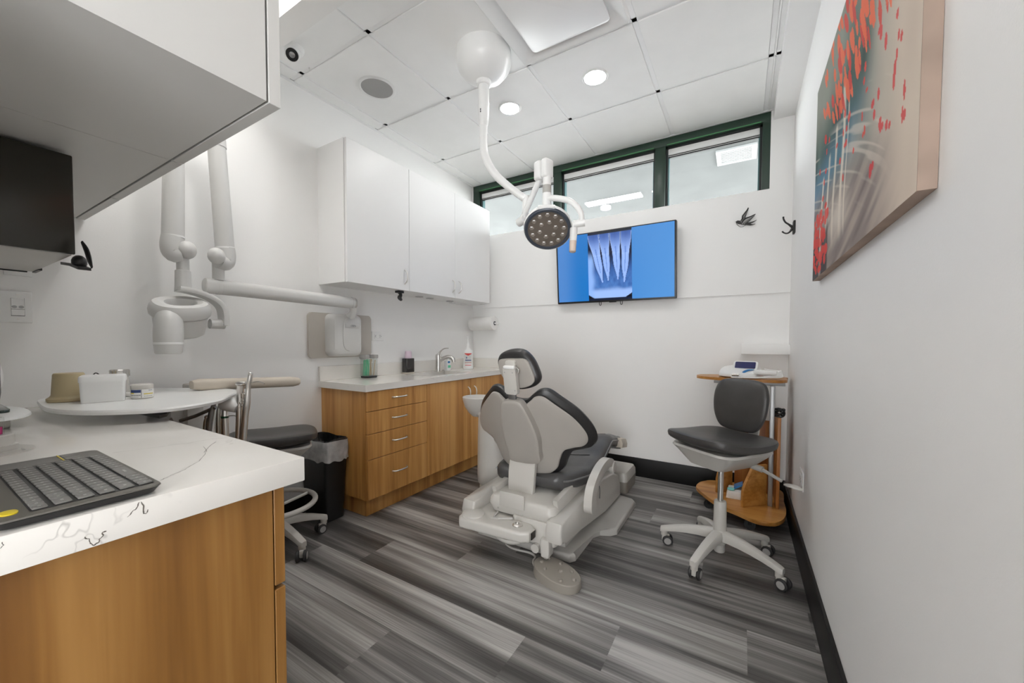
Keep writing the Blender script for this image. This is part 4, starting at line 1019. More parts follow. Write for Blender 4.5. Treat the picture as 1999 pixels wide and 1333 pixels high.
# tube head
hc = V((-2.215, .727, 1.280)); hn = V((.40, -.10, .91)).normalized()
fh = frame(hc, hn, (1, 0, 0))
def hell(h, a, b, dx=0, dy=0, p=2.4): return [fh(x, y, h) for x, y in ell(dx, dy, a, b, 40, p)]
A, B = .110, .088
ringp = [(A-.006, B-.006, -.036), (A+.001, B+.001, -.028), (A+.003, B+.003, -.010), (A-.001, B-.001, .012), (A-.012, B-.011, .028), (A-.030, B-.026, .034), (A-.050, B-.042, .028), (A-.060, B-.050, .012), (A-.063, B-.053, -.010), (A-.063, B-.053, -.034)]
g = G(); g.skin([hell(h, a, b, 0, 0, 2.3) for a, b, h in ringp], cap=False); hd = g.obj('head_ring', MT['xray'], t)
def lowsec(z, a, b, dy, dx): return [V((hc.x+dx+x, hc.y+dy+y, z)) for y, x in ell(0, 0, a, b, 40, 2.6)]
def hsec(k, a, b, z, dy, dx):
    P1 = hell(-.038, a, b); P2 = lowsec(z, a, b, dy, dx)
    return P1
g = G(); g.skin([[p for p in hell(-.037, A-.006, B-.006, 0, 0, 2.3)], [p for p in hell(-.048, A-.012, B-.010, 0, 0, 2.4)], [p for p in hell(-.085, A-.016, B-.013, 0, .0, 2.5)], [p for p in hell(-.122, A-.022, B-.018, 0, 0, 2.6)], [p for p in hell(-.134, A-.036, B-.03, 0, 0, 2.6)]]); g.obj('head_body', MT['xray'], t)
G().tube([(-2.19, .672, 1.255), (-2.170, .668, 1.215), (-2.160, .664, 1.16), (-2.158, .662, 1.11)], [.038, .049, .052, .050], 30, sub=5).obj('cone', MT['xray'], t)
G().lathe([(.0505, 0), (.0515, .002), (.0515, .008), (.050, .01)], (-2.158, .662, 1.122), (0, 0, -1), 32).obj('cone_ring', MT['white'], t)
G().lathe([(.0500, 0), (.047, .034), (.042, .041), (0, .042)], (-2.158, .662, 1.1115), (0, 0, -1), 32).obj('cone_tip', MT['xray'], t)

# ------------------------------------------------------------------ bin
bc = (-2.298, 1.470)
t = thing('waste_bin', 'black waste bin with a clear liner folded over its rim beside the drawer cabinet', 'bin', (bc[0], bc[1], 0))
fb_ = lambda x, y, h: V((bc[0]+x, bc[1]+y, h))
def bsx(z, a, b, r): return [fb_(x, y, z) for x, y in rrect(-a, a, -b, b, r, 6)]
G().skin([bsx(0, .112, .062, .02), bsx(.004, .116, .065, .022), bsx(.46, .144, .079, .025), bsx(.50, .147, .081, .026), bsx(.50, .142, .076, .024), bsx(.02, .112, .062, .02)], cap=False).obj('bin_body', MT['black'], t)
G().box(bc[0]-.11, bc[0]+.11, bc[1]-.06, bc[1]+.06, .004, .012).obj('bin_floor', MT['black'], t)
def bw(z, a, b, r, amp, sd):
    o = []; base = rrect(-.17, .17, -.12, .12, .037, 10)
    P2 = []
    for i in range(len(base)):
        p0, p1 = base[i], base[(i+1) % len(base)]
        d = math.dist(p0, p1); m = max(1, int(d/.012))
        for k in range(m): P2.append((lerp(p0[0], p1[0], k/m), lerp(p0[1], p1[1], k/m)))
    for i, (x, y) in enumerate(P2):
        q = 1+amp*(vnoise(i*.33, sd, 3)-.4)*2; o.append(fb_(x*q*a/.17, y*q*b/.12, z+amp*.35*(vnoise(i*.22, sd+7, 5)-.5)))
    return o
g = G(); g.skin([bw(.385, .150, .083, .038, .06, 1), bw(.41, .149, .083, .038, .05, 1.4), bw(.455, .152, .085, .038, .03, 2), bw(.497, .150, .083, .037, .02, 3), bw(.508, .148, .081, .037, .015, 4)], cap=False); g.obj('liner_fold', MT['bag'], t)
g = G(); g.skin([bw(.508, .148, .081, .037, .02, 4), bw(.515, .140, .075, .036, .03, 5), bw(.47, .125, .066, .034, .09, 6), bw(.40, .112, .058, .03, .14, 7), bw(.25, .10, .05, .03, .05, 8)], cap=False); g.obj('liner_inside', MT['bagin'], t)
# ------------------------------------------------------------------ stools
def caster(t, c, a, r=.027):
    """twin-wheel caster under a leg end; c = stem centre on the floor, a = heading"""
    d = V((math.cos(a), math.sin(a), 0)); s = V((-math.sin(a), math.cos(a), 0)); w = V(c)+d*.018+V((0, 0, r))
    g = G(); g.lathe([(.017, 0), (.018, .03), (.014, .034)], V(c)+V((0, 0, .050)), n=16)
    g.box(-.030, .010, -.0095, .0095, -.006, .030, .004, mp=lambda x, y, h: w+d*x+s*y+V((0, 0, h)))
    o = g.obj('caster', MT['plastic'], t)
    for sg in (-1, 1):
        g = G(); g.lathe([(.010, 0), (r-.003, 0), (r, .003), (r, .012), (r-.004, .0155), (.018, .0155)], w+s*sg*.0105, s*sg, 24); g.obj('wheel', MT['tyre'], o)
        g = G(); g.lathe([(.0185, .0145), (.0175, .0165), (.012, .0168), (0, .016)], w+s*sg*.0105, s*sg, 22); g.obj('wheel_hub', MT['hubm'], o)
def leg_rings(a, r1, zc0, zc1):
    d = V((math.cos(a), math.sin(a), 0)); s = V((-math.sin(a), math.cos(a), 0)); R = []
    for q in (0.0, .12, .3, .5, .7, .85, .95, 1.0):
        x = lerp(.020, r1, q); z = lerp(zc0, zc1, q**1.9); w = lerp(.026, .0195, q); th = lerp(.026, .013, min(1, q*1.2))
        if q == 1.0: w *= .72
        c = d*x+V((0, 0, z))
        R.append([c+s*y+V((0, 0, h)) for y, h in [(-w, -th), (w, -th), (w*1.02, th*.2), (w*.8, th*.8), (w*.3, th), (-w*.3, th), (-w*.8, th*.8), (-w*1.02, th*.2)]])
    return R
def stool(loc, rot, label, group, angs, heads, backrest=True, ring=False, seat_z=.612, seat_fn=None):
    t = thing('saddle_stool' if not ring else 'ring_stool', label, 'stool', loc, rot, group, local=True)
    R1 = .292 if not ring else .272
    G().lathe([(.028, .088), (.034, .103), (.040, .128), (.036, .153), (.030, .163)], (0, 0, 0), n=24).obj('hub', MT['plastic'], t)
    G().lathe([(.024, .045), (.026, .05), (.026, .085)], (0, 0, 0), n=20).obj('hub_pin', MT['plastic'], t)
    for a, hd_ in zip(angs, heads):
        g = G(); g.skin(leg_rings(a, R1, .136, .083)); lg = g.obj('leg', MT['plastic'], t)
        e = V((math.cos(a), math.sin(a), 0))*(R1-.018)
        caster(lg, e, hd_)
    G().lathe([(.030, .138), (.031, .145), (.029, .303), (.027, .310), (.016, .311)], (0, 0, 0), n=26).obj('column_cover', MT['plastic'], t)
    G().cyl((0, 0, .26), (0, 0, seat_z-.13), .0135, n=20).obj('gas_lift', MT['chrome'], t)
    if ring:
        G().tube([(.205*math.cos(2*PI*k/48), .205*math.sin(2*PI*k/48), .235) for k in range(48)], .014, 14, closed=True).obj('foot_ring', MT['plastic'], t)
        for k in range(3):
            a = 2*PI*k/3+.5; G().tube([(.028*math.cos(a), .028*math.sin(a), .215), (.2*math.cos(a), .2*math.sin(a), .233)], .009, 10).obj('ring_spoke', MT['plastic'], t)
        G().lathe([(.034, .195), (.036, .20), (.036, .232), (.032, .236)], (0, 0, 0), n=22).obj('ring_clamp', MT['plastic'], t)
    # seat pan
    G().skin([[V((x, y, z)) for x, y in rrect(-a, a, -b, c, r, 6)] for a, b, c, r, z in ((.075, .09, .09, .03, seat_z-.155), (.10, .13, .12, .04, seat_z-.147), (.165, .165, .155, .06, seat_z-.085), (.185, .185, .17, .07, seat_z-.062), (.178, .178, .165, .065, seat_z-.052))]).obj('seat_pan', MT['plastic'], t)
    sw = cr([(x*.95, y*.97) for x, y in [(0, -.235), (.11, -.232), (.185, -.195), (.222, -.10), (.232, .02), (.215, .13), (.15, .195), (0, .205), (-.15, .195), (-.215, .13), (-.232, .02), (-.222, -.10), (-.185, -.195), (-.11, -.232)]], 5)
    mp = lambda x, y, h: V((x, y, seat_z-.018+h + (.030*(y/.22)**2*(1 if y < 0 else .35)) - .010*math.cos(min(1, abs(x)/.2)*PI/2)))
    G().puff(sw, mp, .030, .036, p=3.2, pb=3.5).obj('seat_cushion', MT['leather'], t)
    if not ring:
        lz = seat_z-.612; lx = -1 if ring else 1
        g = G(); g.tube([(lx*.10, .09, lz+.475), (lx*.15, .10, lz+.468)], .015, 12); g.tube([(lx*.145, .10, lz+.468), (lx*.235, .11, lz+.440)], [.009, .008], 10); lv = g.obj('lever', MT['plastic2'], t)
        G().puff(ell(lx*.285, .112, .042, .022, 24), lambda x, y, h: V((x, y, lz+.432-abs(x-lx*.285)*.1+h)), .007, .007, p=2.4).obj('lever_paddle', MT['plastic'], lv)
    if backrest:
        G().tube([(0, .12, seat_z-.075), (0, .195, seat_z-.07), (0, .240, seat_z-.01), (0, .240, seat_z+.09), (0, .222, seat_z+.17)], .02, 12, sub=5, flat=((1, 0, 0), 1.5, .5)).obj('back_post', MT['plastic'], t)
        bo = cr([(0, .132), (.08, .130), (.135, .112), (.160, .06), (.163, -.005), (.148, -.075), (.112, -.130), (.06, -.146), (0, -.148), (-.06, -.146), (-.112, -.130), (-.148, -.075), (-.163, -.005), (-.160, .06), (-.135, .112), (-.08, .130)], 5)
        lean = math.radians(7)
        bm = lambda x, y, h: V((x*.94-.026, .172 + y*math.sin(lean) - h - .5*x*x, seat_z+.152+y*math.cos(lean)))
        G().puff(bo, bm, .034, .020, p=2.8, pb=3.5).obj('backrest', MT['leather'], t)
    return t
P5 = [math.radians(a) for a in (42, 113, 176, 250, 335)]
rot1 = math.radians(-37)
stool((-.082, 2.235, 0), rot1, 'grey-padded white saddle stool with backrest, before the wooden cart', None, [a-rot1 for a in P5], [math.radians(a)-rot1 for a in (-20, 90, 10, 80, -30)], True, False, .650)
rot2 = math.radians(62)
P6 = [math.radians(a) for a in (0, 70, 144, 216, 288)]
stool((-2.185, 1.10, 0), rot2, 'dark-seated white stool with a foot ring behind the near counter', None, [math.radians(a)-rot2 for a in (2, 72, 146, 218, 290)], [math.radians(a)-rot2 for a in (-40, -95, 30, 80, 0)], False, True, .625)

# ------------------------------------------------------------------ wooden device cart
t = thing('device_cart', 'orange-brown wooden corner cart with top shelf behind the saddle stool', 'cart', (.05, 2.95, 0))
bo = cr([(-.262, 3.03), (-.245, 2.94), (-.12, 2.745), (.0, 2.655), (.085, 2.598), (.165, 2.605), (.222, 2.69), (.249, 2.83), (.250, 3.0), (.250, 3.22), (.10, 3.23), (-.10, 3.21), (-.22, 3.15)], 5)
G().prism(bo, .080, .102, None, .004).obj('bottom_shelf', MT['wood3'], t)
tp = cr([(-.275, 3.02), (-.24, 2.945), (-.12, 2.895), (.0, 2.875), (.13, 2.872), (.21, 2.895), (.248, 2.96), (.252, 3.10), (.252, 3.17), (.05, 3.182), (-.18, 3.175), (-.262, 3.12)], 5)
G().prism(tp, .876, .894, None, .004).obj('top_shelf', MT['wood3'], t)
G().box(-.16, .235, 2.91, 3.15, .856, .8755, .002).obj('shelf_frame', MT['steel'], t)
G().box(.155, .18, 2.86, 2.89, .102, .857, .003).obj('post', MT['steel'], t)
G().box(.195, .213, 2.84, 3.10, .102, .665, .002).obj('side_panel', MT['wood4'], t)
G().box(-.03, .19, 3.09, 3.11, .102, .60, .002).obj('back_panel', MT['wood4'], t)
for (xa_, ya_), (xb_, yb_) in (((.022, 2.755), (.150, 2.875)), ((-.128, 2.935), (-.04, 3.02))):
    dd = V((xb_-xa_, yb_-ya_, 0)); ln_ = dd.length; dd.normalize(); nn = V((-dd.y, dd.x, 0))
    fy = lambda a, z, h, o=V((xa_, ya_, 0)), dd=dd, nn=nn: o+dd*a+V((0, 0, z))+nn*h
    G().prism([(0, .102), (ln_, .102), (ln_, .36), (.075, .36), (.012, .235), (0, .20)], 0, .018, fy, .003).obj('divider', MT['wood3'], t)
for x, y in ((-.175, 2.90), (.06, 2.70), (.16, 3.10), (-.13, 3.12)):
    g = G(); g.cyl((x, y-.012, .030), (x, y+.012, .030), .030, n=20); g.box(x-.012, x+.012, y-.02, y+.02, .030, .080, .003); g.obj('caster', MT['black'], t)
one('pamphlet_stack', G().box(-.075, .02, 2.87, 2.99, .1025, .155, .004, 2, mp=lambda x, y, z: V((x+(z-.10)*.25, y, z))), MT['paper'], 'white carton standing between the dividers of the wooden cart', 'carton')
one('blue_folder', G().box(-.03, .020, 2.905, 2.98, .156, .168, .001, 1, mp=lambda x, y, z: V((x, y, z+(x+.03)*.6))), MT['blue'], 'blue folder lying on the white carton in the cart', 'folder')
one('aqua_packet', G().puff(ell(-.045, 2.885, .022, .02, 18), lambda x, y, h: V((x, y, .162+h)), .008, .006), MT['aqua'], 'small aqua packet on the white carton in the cart', 'packet')
t = thing('cable_coil', 'coiled black cable on top of the cart side panel', 'cable', (.22, 2.9, .665))
for k in range(4):
    g = G(); g.tube([(.205+.028*math.cos(2*PI*i/20), 2.90+.035*math.sin(2*PI*i/20)+k*.008, .690+.022*math.sin(2*PI*i/20+k*1.3)) for i in range(20)], .0055, 8, closed=True); g.obj('cable_loop', MT['black'], t)
# the device on the cart
bz = .894
t = thing('scaler_unit', 'white dental scaler unit with a dark blue display on the cart top', 'device', (.0, 3.03, bz))
fo = cr([(-.135, 2.985), (-.10, 2.925), (0, 2.905), (.085, 2.925), (.115, 2.99), (.115, 3.09), (.06, 3.14), (-.06, 3.14), (-.12, 3.09)], 5)
G().puff(fo, lambda x, y, h: V((x, y, bz+.012+h+.22*max(0, y-2.95)*(1 if h > 0 else 0)*min(1, h/.02))), .034, .012, p=3).obj('housing', MT['white'], t)
sc = G(); fs = frame((.020, 3.035, bz+.078), (-.10, -.72, .68), (0, 0, 1))
G().prism(rrect(-.072, .072, -.036, .036, .012), -.016, .004, fs, .004).obj('display_hood', MT['white'], t)
G().prism(rrect(-.060, .060, -.029, .029, .008), .0038, .0052, fs).obj('display', MT['bluescr'], t)
G().tube([(.0, 2.912, bz+.022), (.012, 2.935, bz+.040), (.035, 2.965, bz+.052), (.07, 2.985, bz+.056)], [.004, .011, .011, .004], 10, sub=4, flat=((0, 0, 1), .5, 1)).obj('blue_stripe', MT['blue'], t)
G().box(.065, .19, 2.905, 2.955, bz+.030, bz+.058, .008).obj('handpiece_rest', MT['white'], t)
G().cyl((-.055, 2.900, bz+.022), (-.015, 2.893, bz+.024), .0075, n=14).obj('metal_tip', MT['chrome'], t)
for k in range(7):
    a = [(-.06+.012*k, 2.895+.003*k, bz+.006), (.04+.01*k, 2.888+.004*k, bz+.007), (.15+.006*k, 2.91+.008*k, bz+.012+.004*k), (.222, 2.96+.012*k, bz+.016+.006*k), (.20, 3.03+.008*k, bz+.045), (.13, 3.06+.006*k, bz+.055)]
    G().tube(a, .0042, 8, sub=5).obj('hose', MT['white'], t)
# ------------------------------------------------------------------ dental chair
XC = -1.02
t = thing('dental_chair', 'grey and white dental chair seen from behind in the middle of the room', 'dental chair', (XC, 2.2, 0))
# floor plate
bp = [(-.29, 1.80), (.285, 1.80), (.305, 1.83), (.305, 2.10), (.33, 2.15), (.385, 2.175), (.412, 2.21), (.412, 2.66), (.385, 2.70), (.30, 2.72), (-.30, 2.72), (-.385, 2.70), (-.412, 2.66), (-.412, 2.21), (-.385, 2.175), (-.33, 2.15), (-.305, 2.10), (-.305, 1.83)]
G().prism([(XC+x, y) for x, y in bp], .0, .038, None, .016, 4, bot=False).obj('floor_plate', MT['plastic2'], t)
g = G(); g.prism([(XC-.20, 1.86), (XC+.235, 1.86), (XC+.235, 2.66), (XC-.20, 2.66)], .03, .075, None, .02, 3, bot=False); g.obj('floor_plate_ridge', MT['plastic2'], t)
# junction box at the foot
def fbx(z, i, r): return [V((x, y, z)) for x, y in rrect(-.98+i, -.712-i, 2.835+i, 3.13-i, r, 6)]
G().skin([fbx(0, .004, .02), fbx(.085, 0, .024)]).obj('foot_box_base', MT['taupe'], t)
G().skin([fbx(.0855, 0, .024), fbx(.125, .002, .026), fbx(.150, .012, .03), fbx(.158, .035, .03)]).obj('foot_box_cover', MT['plastic'], t)
# lift cover: a long sloping casing
def lift(x0, x1):
    pr = [(1.66, .155), (1.65, .20), (1.665, .255), (1.80, .262), (2.30, .285), (2.52, .255), (2.64, .205), (2.70, .12), (2.70, .040), (2.35, .062), (1.92, .125), (1.72, .145)]
    return G().prism(pr, x0, x1, lambda y, z, h: V((h, y, z)), .014, 3)
lift(XC+.215, XC+.300).obj('lift_cover', MT['plastic'], t)
lift(XC-.300, XC-.215).obj('lift_cover', MT['plastic'], t)
G().prism([(1.70, .12), (1.70, .20), (2.55, .24), (2.62, .07), (2.3, .05)], XC-.21, XC+.21, lambda y, z, h: V((h, y, z)), .01).obj('lift_frame', MT['plastic'], t)
# rear lower housing with its bracket
g = G(); g.skin([[V((x, y, z)) for x, y in rrect(XC+.0+i, XC+.255-i, 1.69+i, 1.95, .03, 5)] for z, i in ((.100, .02), (.108, .008), (.135, 0), (.215, 0), (.225, .006))]); g.obj('rear_housing', MT['plastic'], t)
g = G(); g.skin([[V((x, y, z)) for x, y in rrect(XC+.185+i, XC+.235-i, 1.655+i, 1.72, .008, 4)] for z, i in ((.060, .016), (.075, .004), (.13, 0), (.16, .002))]); g.obj('caster_bracket', MT['plastic'], t)
G().cyl((XC+.150, 1.672, .094), (XC+.150, 1.70, .094), .022, n=22).obj('bracket_disc', MT['plastic'], t)
# upper casting under the seat
def cast(z, x, y0_, y1_, r): return [V((XC+.04+a, b, z)) for a, b in rrect(-x, x, y0_, y1_, r, 6)]
G().skin([cast(.205, .16, 1.735, 2.35, .03), cast(.213, .185, 1.715, 2.38, .04), cast(.250, .200, 1.70, 2.42, .045), cast(.275, .198, 1.703, 2.45, .045), cast(.293, .190, 1.715, 2.46, .04), cast(.300, .175, 1.73, 2.46, .035)]).obj('seat_casting', MT['plastic'], t)
for sx in (-1, 1):
    g = G(); g.prism([(1.74, .33), (1.78, .225), (2.5, .30), (2.62, .38), (2.5, .39)], XC+.04+sx*.185-.014, XC+.04+sx*.185+.014, lambda y, z, h: V((h, y, z)), .006); g.obj('seat_side_frame', MT['plastic'], t)
G().box(XC-.075, XC+.075, 1.694, 1.702, .258, .335, .003).obj('casting_panel', MT['plastic'], t)
for dx, zz in ((-.09, .235), (.06, .225)):
    G().cyl((XC+dx, 1.708, zz), (XC+dx, 1.700, zz), .0055, n=12).obj('bolt', MT['plastic2'], t)
G().cyl((XC+.23, 1.80, .24), (XC+.244, 1.80, .24), .008, n=14).obj('bolt', MT['steel'], t)
g = G(); g.tube([(XC-.09, 1.70, .215), (XC-.085, 1.66, .205), (XC-.05, 1.645, .203)], .006, 8, sub=4); g.tube([(XC-.11, 1.64, .196), (XC-.06, 1.65, .206), (XC+.02, 1.68, .212)], [.007, .008, .006], 8, sub=3); g.obj('release_lever', MT['plastic2'], t)
# seat cushion and leg rest
def seatz(y):
    P = [(1.80, .385), (1.95, .362), (2.15, .352), (2.30, .372), (2.45, .425), (2.55, .452), (2.66, .432), (2.80, .393), (2.93, .355)]
    for (a, za), (b, zb2) in zip(P, P[1:]):
        if y <= b: k = max(0, (y-a)/(b-a)); k = k*k*(3-2*k)*.5+k*.5; return lerp(za, zb2, k)
    return P[-1][1]
so = cr([(0, 1.80), (.14, 1.80), (.25, 1.83), (.285, 1.93), (.283, 2.15), (.285, 2.35), (.282, 2.55), (.272, 2.75), (.245, 2.90), (.15, 2.935), (0, 2.94), (-.15, 2.935), (-.245, 2.90), (-.272, 2.75), (-.282, 2.55), (-.285, 2.35), (-.283, 2.15), (-.285, 1.93), (-.25, 1.83), (-.14, 1.80)], 5)
# a padded slab built from cross sections so that it follows the bent side profile
def slab(name, y0_, y1_, half, top, bot, m, dish=.02, nst=34, crown=.0):
    R = []
    for i in range(nst+1):
        q = i/nst; y = lerp(y0_, y1_, q); e = min(q, 1-q)*(y1_-y0_)
        k = min(1, e/.05); k = math.sqrt(max(0, 1-(1-k)**2)); hw_ = half(y)*(.86+.14*k); zm = seatz(y)
        zt_, zb2 = zm+top*(.25+.75*k), zm-bot*(.35+.65*k); ring = []
        for x, s_ in ((-1, 0), (-.985, .55), (-.93, .9), (-.8, 1.0), (-.55, .98), (-.25, .93), (0, .91), (.25, .93), (.55, .98), (.8, 1.0), (.93, .9), (.985, .55), (1, 0)):
            d = dish*(1-min(1, abs(x)/.75)**2)*k
            ring.append(V((XC+x*hw_, y, lerp(zm, zt_, s_)-d)))
        for x, s_ in ((.985, .6), (.92, .92), (.8, 1), (0, 1), (-.8, 1), (-.92, .92), (-.985, .6)): ring.append(V((XC+x*hw_, y, lerp(zm, zb2, s_))))
        R.append(ring)
    return G().skin(R).obj(name, m, t, smooth=50)
hf = lambda y: lerp(.200, .285, min(1, max(0, (y-1.86)/.25))**.7) if y < 2.4 else lerp(.285, .262, min(1, (y-2.4)/.5))
cu = slab('seat_cushion', 1.858, 2.93, hf, .046, .052, MT['chairseat'])
g = G()
for sx in (-1, 1):
    g = G(); g.tube([(XC+sx*(hf(1.88+.033*i)+.001), 1.88+.033*i, seatz(1.88+.033*i)+.008) for i in range(31)], .0055, 8); g.obj('piping', MT['piping'], cu)
# seams of the seat top
for y in (2.30, 2.62):
    G().tube([(XC+x, y, seatz(y)+.0455-.02*(1-min(1, abs(x)/.2)**2)) for x in [-.21+.03*i for i in range(15)]], .0028, 6).obj('seam', MT['leather2'], cu)
# toe cover
def toe(z, i): return [V((XC+.0+x, y, 0)) for x, y in ()]
R = []
for i in range(13):
    q = i/12; y = lerp(2.72, 2.985, q); zm = lerp(.405, .345, q); hw_ = lerp(.232, .205, q)*(1 if q < .9 else .93)
    R.append([V((XC+.07+x*hw_, y, zm+z)) for x, z in ((-1, -.03), (-1.01, .0), (-.96, .032), (-.7, .044), (0, .047), (.7, .044), (.96, .032), (1.01, .0), (1, -.03+.004*(i % 2)), (.8, -.032), (-.8, -.032))])
G().skin(R).obj('toe_cover', MT['cream'], t)
# back: coordinates (x across, s up along the back, d forward)
la = math.radians(18); ub = V((0, -math.sin(la), math.cos(la))); fw = V((0, math.cos(la), math.sin(la))); B0 = V((XC, 1.834, .48))
def bk(x, s, d): return B0 + V((x, 0, 0)) + ub*s + fw*d
def wing(x): return .035 + .115*(abs(x)/.38)**1.8
half = [(0, .328), (.045, .335), (.085, .366), (.122, .390), (.170, .387), (.228, .336), (.305, .255), (.360, .158), (.376, .085), (.355, .040), (.31, .028), (.255, .018), (.222, -.03), (.195, -.09), (.14, -.125), (.06, -.13), (0, -.13)]
full = [(-.012+x, s) for x, s in half] + [(-.012-x*1.075, s) for x, s in half[-2:0:-1]]
uo = cr(full, 5)
G().puff(uo, lambda x, y, h: bk(x, y, wing(x)+.048+h), .042, .036, c=(-.012, .13), p=3.2, pb=4).obj('back_upholstery', MT['leather2'], t)
halfs = [(0, .318), (.05, .322), (.085, .345), (.115, .368), (.155, .366), (.205, .322), (.285, .240), (.335, .155), (.345, .100), (.325, .068), (.28, .062), (.225, .045), (.196, -.01), (.175, -.065), (.12, -.105), (.05, -.112), (0, -.112)]
full = [(-.012+x, s) for x, s in halfs] + [(-.012-x*1.05, s) for x, s in halfs[-2:0:-1]]
sh = cr(full, 5)
G().puff(sh, lambda x, y, h: bk(x, y, wing(x)-.0+h*.8), .012, .018, c=(-.012, .13), p=6, pb=5, rs=(.25, .5, .75, .9, .96, .985)).obj('back_shell', MT['shell'], t)
# spine
sp = [(-.055, .355), (.02, .358), (.055, .32), (.088, .235), (.108, .14), (.104, .06), (.085, -.01), (-.085, -.02), (-.098, .05), (-.108, .14), (-.105, .235), (-.088, .325)]
G().puff(cr(sp, 4), lambda x, y, h: bk(x, y, .012-h), .030, .03, p=7, rs=(.4, .7, .88, .95, .985)).obj('spine_cover', MT['shell'], t)
R = []
for y_, z_, w_ in ((1.848, .488, .080), (1.832, .455, .081), (1.822, .40, .082), (1.816, .34, .080), (1.815, .29, .078), (1.818, .262, .077)):
    R.append([V((XC-.018+x*w_, y_+h, z_)) for x, h in ((-1, .03), (-1, .006), (-.93, 0), (0, -.004), (.93, 0), (1, .006), (1, .03))])
G().skin(R).obj('back_strap', MT['plastic'], t)
# head rest
hb = V((XC, 1.745, .975)); lh = math.radians(8); uh = V((-.03, -math.sin(lh), math.cos(lh))).normalized(); fh2 = V((0, math.cos(lh), math.sin(lh)))
hm = lambda x, y, h: hb + V((x, 0, 0)) + uh*y + fh2*h
ho = [(0, .115), (.05, .103), (.092, .060), (.118, .0), (.124, -.04), (.105, -.072), (.06, -.095), (0, -.105), (-.05, -.095), (-.09, -.06), (-.118, .0), (-.127, .045), (-.105, .085), (-.055, .108)]
G().puff(cr(ho, 5), lambda x, y, h: hm(x, y, h+.03), .045, .036, p=3).obj('headrest_cushion', MT['leather2'], t)
hs = [(-.085, .062), (0, .068), (.065, .062), (.098, .0), (.105, -.04), (.09, -.066), (.05, -.085), (0, -.092), (-.045, -.085), (-.078, -.05), (-.103, .0), (-.105, .045)]
G().puff(cr(hs, 5), lambda x, y, h: hm(x, y, -.004-h), .010, .01, p=6).obj('headrest_shell', MT['shell'], t)
fbr = lambda x, y, h: hm(x-.018, y, -.022-h)
G().prism(rrect(-.038, .038, -.118, .030, .010), 0, .028, fbr, .007, 3).obj('headrest_bracket', MT['plastic'], t)
G().prism(rrect(-.030, .030, .028, .060, .010), -.008, .010, fbr, .004).obj('headrest_clamp', MT['plastic'], t)
G().box(-.034, .034, .018, .036, .010, .032, .006, mp=fbr).obj('bracket_lip', MT['white'], t)
for x, y in ((-.028, .0), (.020, .0), (.026, -.095)): G().cyl(fbr(x, y, .027), fbr(x, y, .0292), .003, n=10).obj('screw', MT['steel'], t)
G().tube([fbr(.040, .022, .012), fbr(.050, .012, .014), fbr(.046, -.004, .018)], .006, 10, sub=3).obj('headrest_lever', MT['chrome'], t)
G().box(-.024, .020, -.146, -.112, .006, .022, .002, mp=fbr).obj('headrest_slide', MT['steel'], t)
# arm rest on the right
ar = cr([(1.925, .262), (1.945, .335), (2.03, .392), (2.13, .418), (2.215, .418), (2.28, .395)], 6, False); R = []
for i, (y, z) in enumerate(ar):
    a = ar[max(i-1, 0)]; b = ar[min(i+1, len(ar)-1)]; d = V((0, b[0]-a[0], b[1]-a[1])).normalized(); nr = V((0, -d.z, d.y)); q = i/(len(ar)-1)
    w_ = .022; h2 = lerp(.038, .022, q)
    R.append([V((XC+.345, y, z))+V((x, 0, 0))*w_+nr*n_*h2 for x, n_ in ((-1, -1), (1, -1), (1.1, 0), (1, 1), (-1, 1), (-1.1, 0))])
g = G(); g.cyl((XC+.323, 1.93, .262), (XC+.368, 1.93, .262), .041, n=26); g.skin(R); arm = g.obj('armrest', MT['plastic'], t)
G().lathe([(.034, 0), (.036, .005), (.036, .02), (.032, .024)], (XC+.350, 2.285, .372), (1, 0, 0), 26, 1, 1).obj('armrest_cap', MT['plastic'], arm)
G().cyl((XC+.28, 2.285, .372), (XC+.352, 2.285, .372), .034, n=24).obj('armrest_pivot', MT['plastic2'], arm)
G().tube([(XC+.302, 2.10, .315), (XC+.312, 2.16, .30), (XC+.310, 2.20, .25), (XC+.303, 2.22, .19)], .003, 8, sub=4).obj('cable_clip', MT['steel'], t)
# swing arm at the back
g = G(); aw = [(XC-.235, 1.555), (XC+.115, 1.583), (XC+.152, 1.61), (XC+.155, 1.665), (XC+.120, 1.700), (XC-.10, 1.705), (XC-.235, 1.695), (XC-.262, 1.66), (XC-.262, 1.585)]
g.prism(aw, .148, .205, None, .016, 4); sw = g.obj('swing_arm', MT['plastic'], t)
G().lathe([(.062, 0), (.060, .006), (.05, .010), (0, .012)], (XC-.20, 1.630, .204), n=28).obj('pivot_cap', MT['plastic'], sw)
g = G(); g.lathe([(.026, 0), (.026, .005), (.021, .010), (.012, .012), (.008, .018), (0, .020)], (XC+.066, 1.645, .204), n=26); g.obj('arm_knob', MT['nickel'], sw)
G().box(XC+.152, XC+.158, 1.625, 1.665, .160, .193).obj('arm_socket', MT['black'], sw)
G().lathe([(.09, 0), (.10, .012), (.10, .026)], (XC+.02, 1.69, .118), n=30).obj('arm_bearing', MT['plastic'], t)
g = G(); g.prism([(XC-.262, 1.62), (XC-.145, 1.655), (XC-.150, 2.12), (XC-.30, 2.14), (XC-.37, 2.03)], .150, .200, None, .012, 3); g.obj('linkage_arm', MT['plastic'], t)
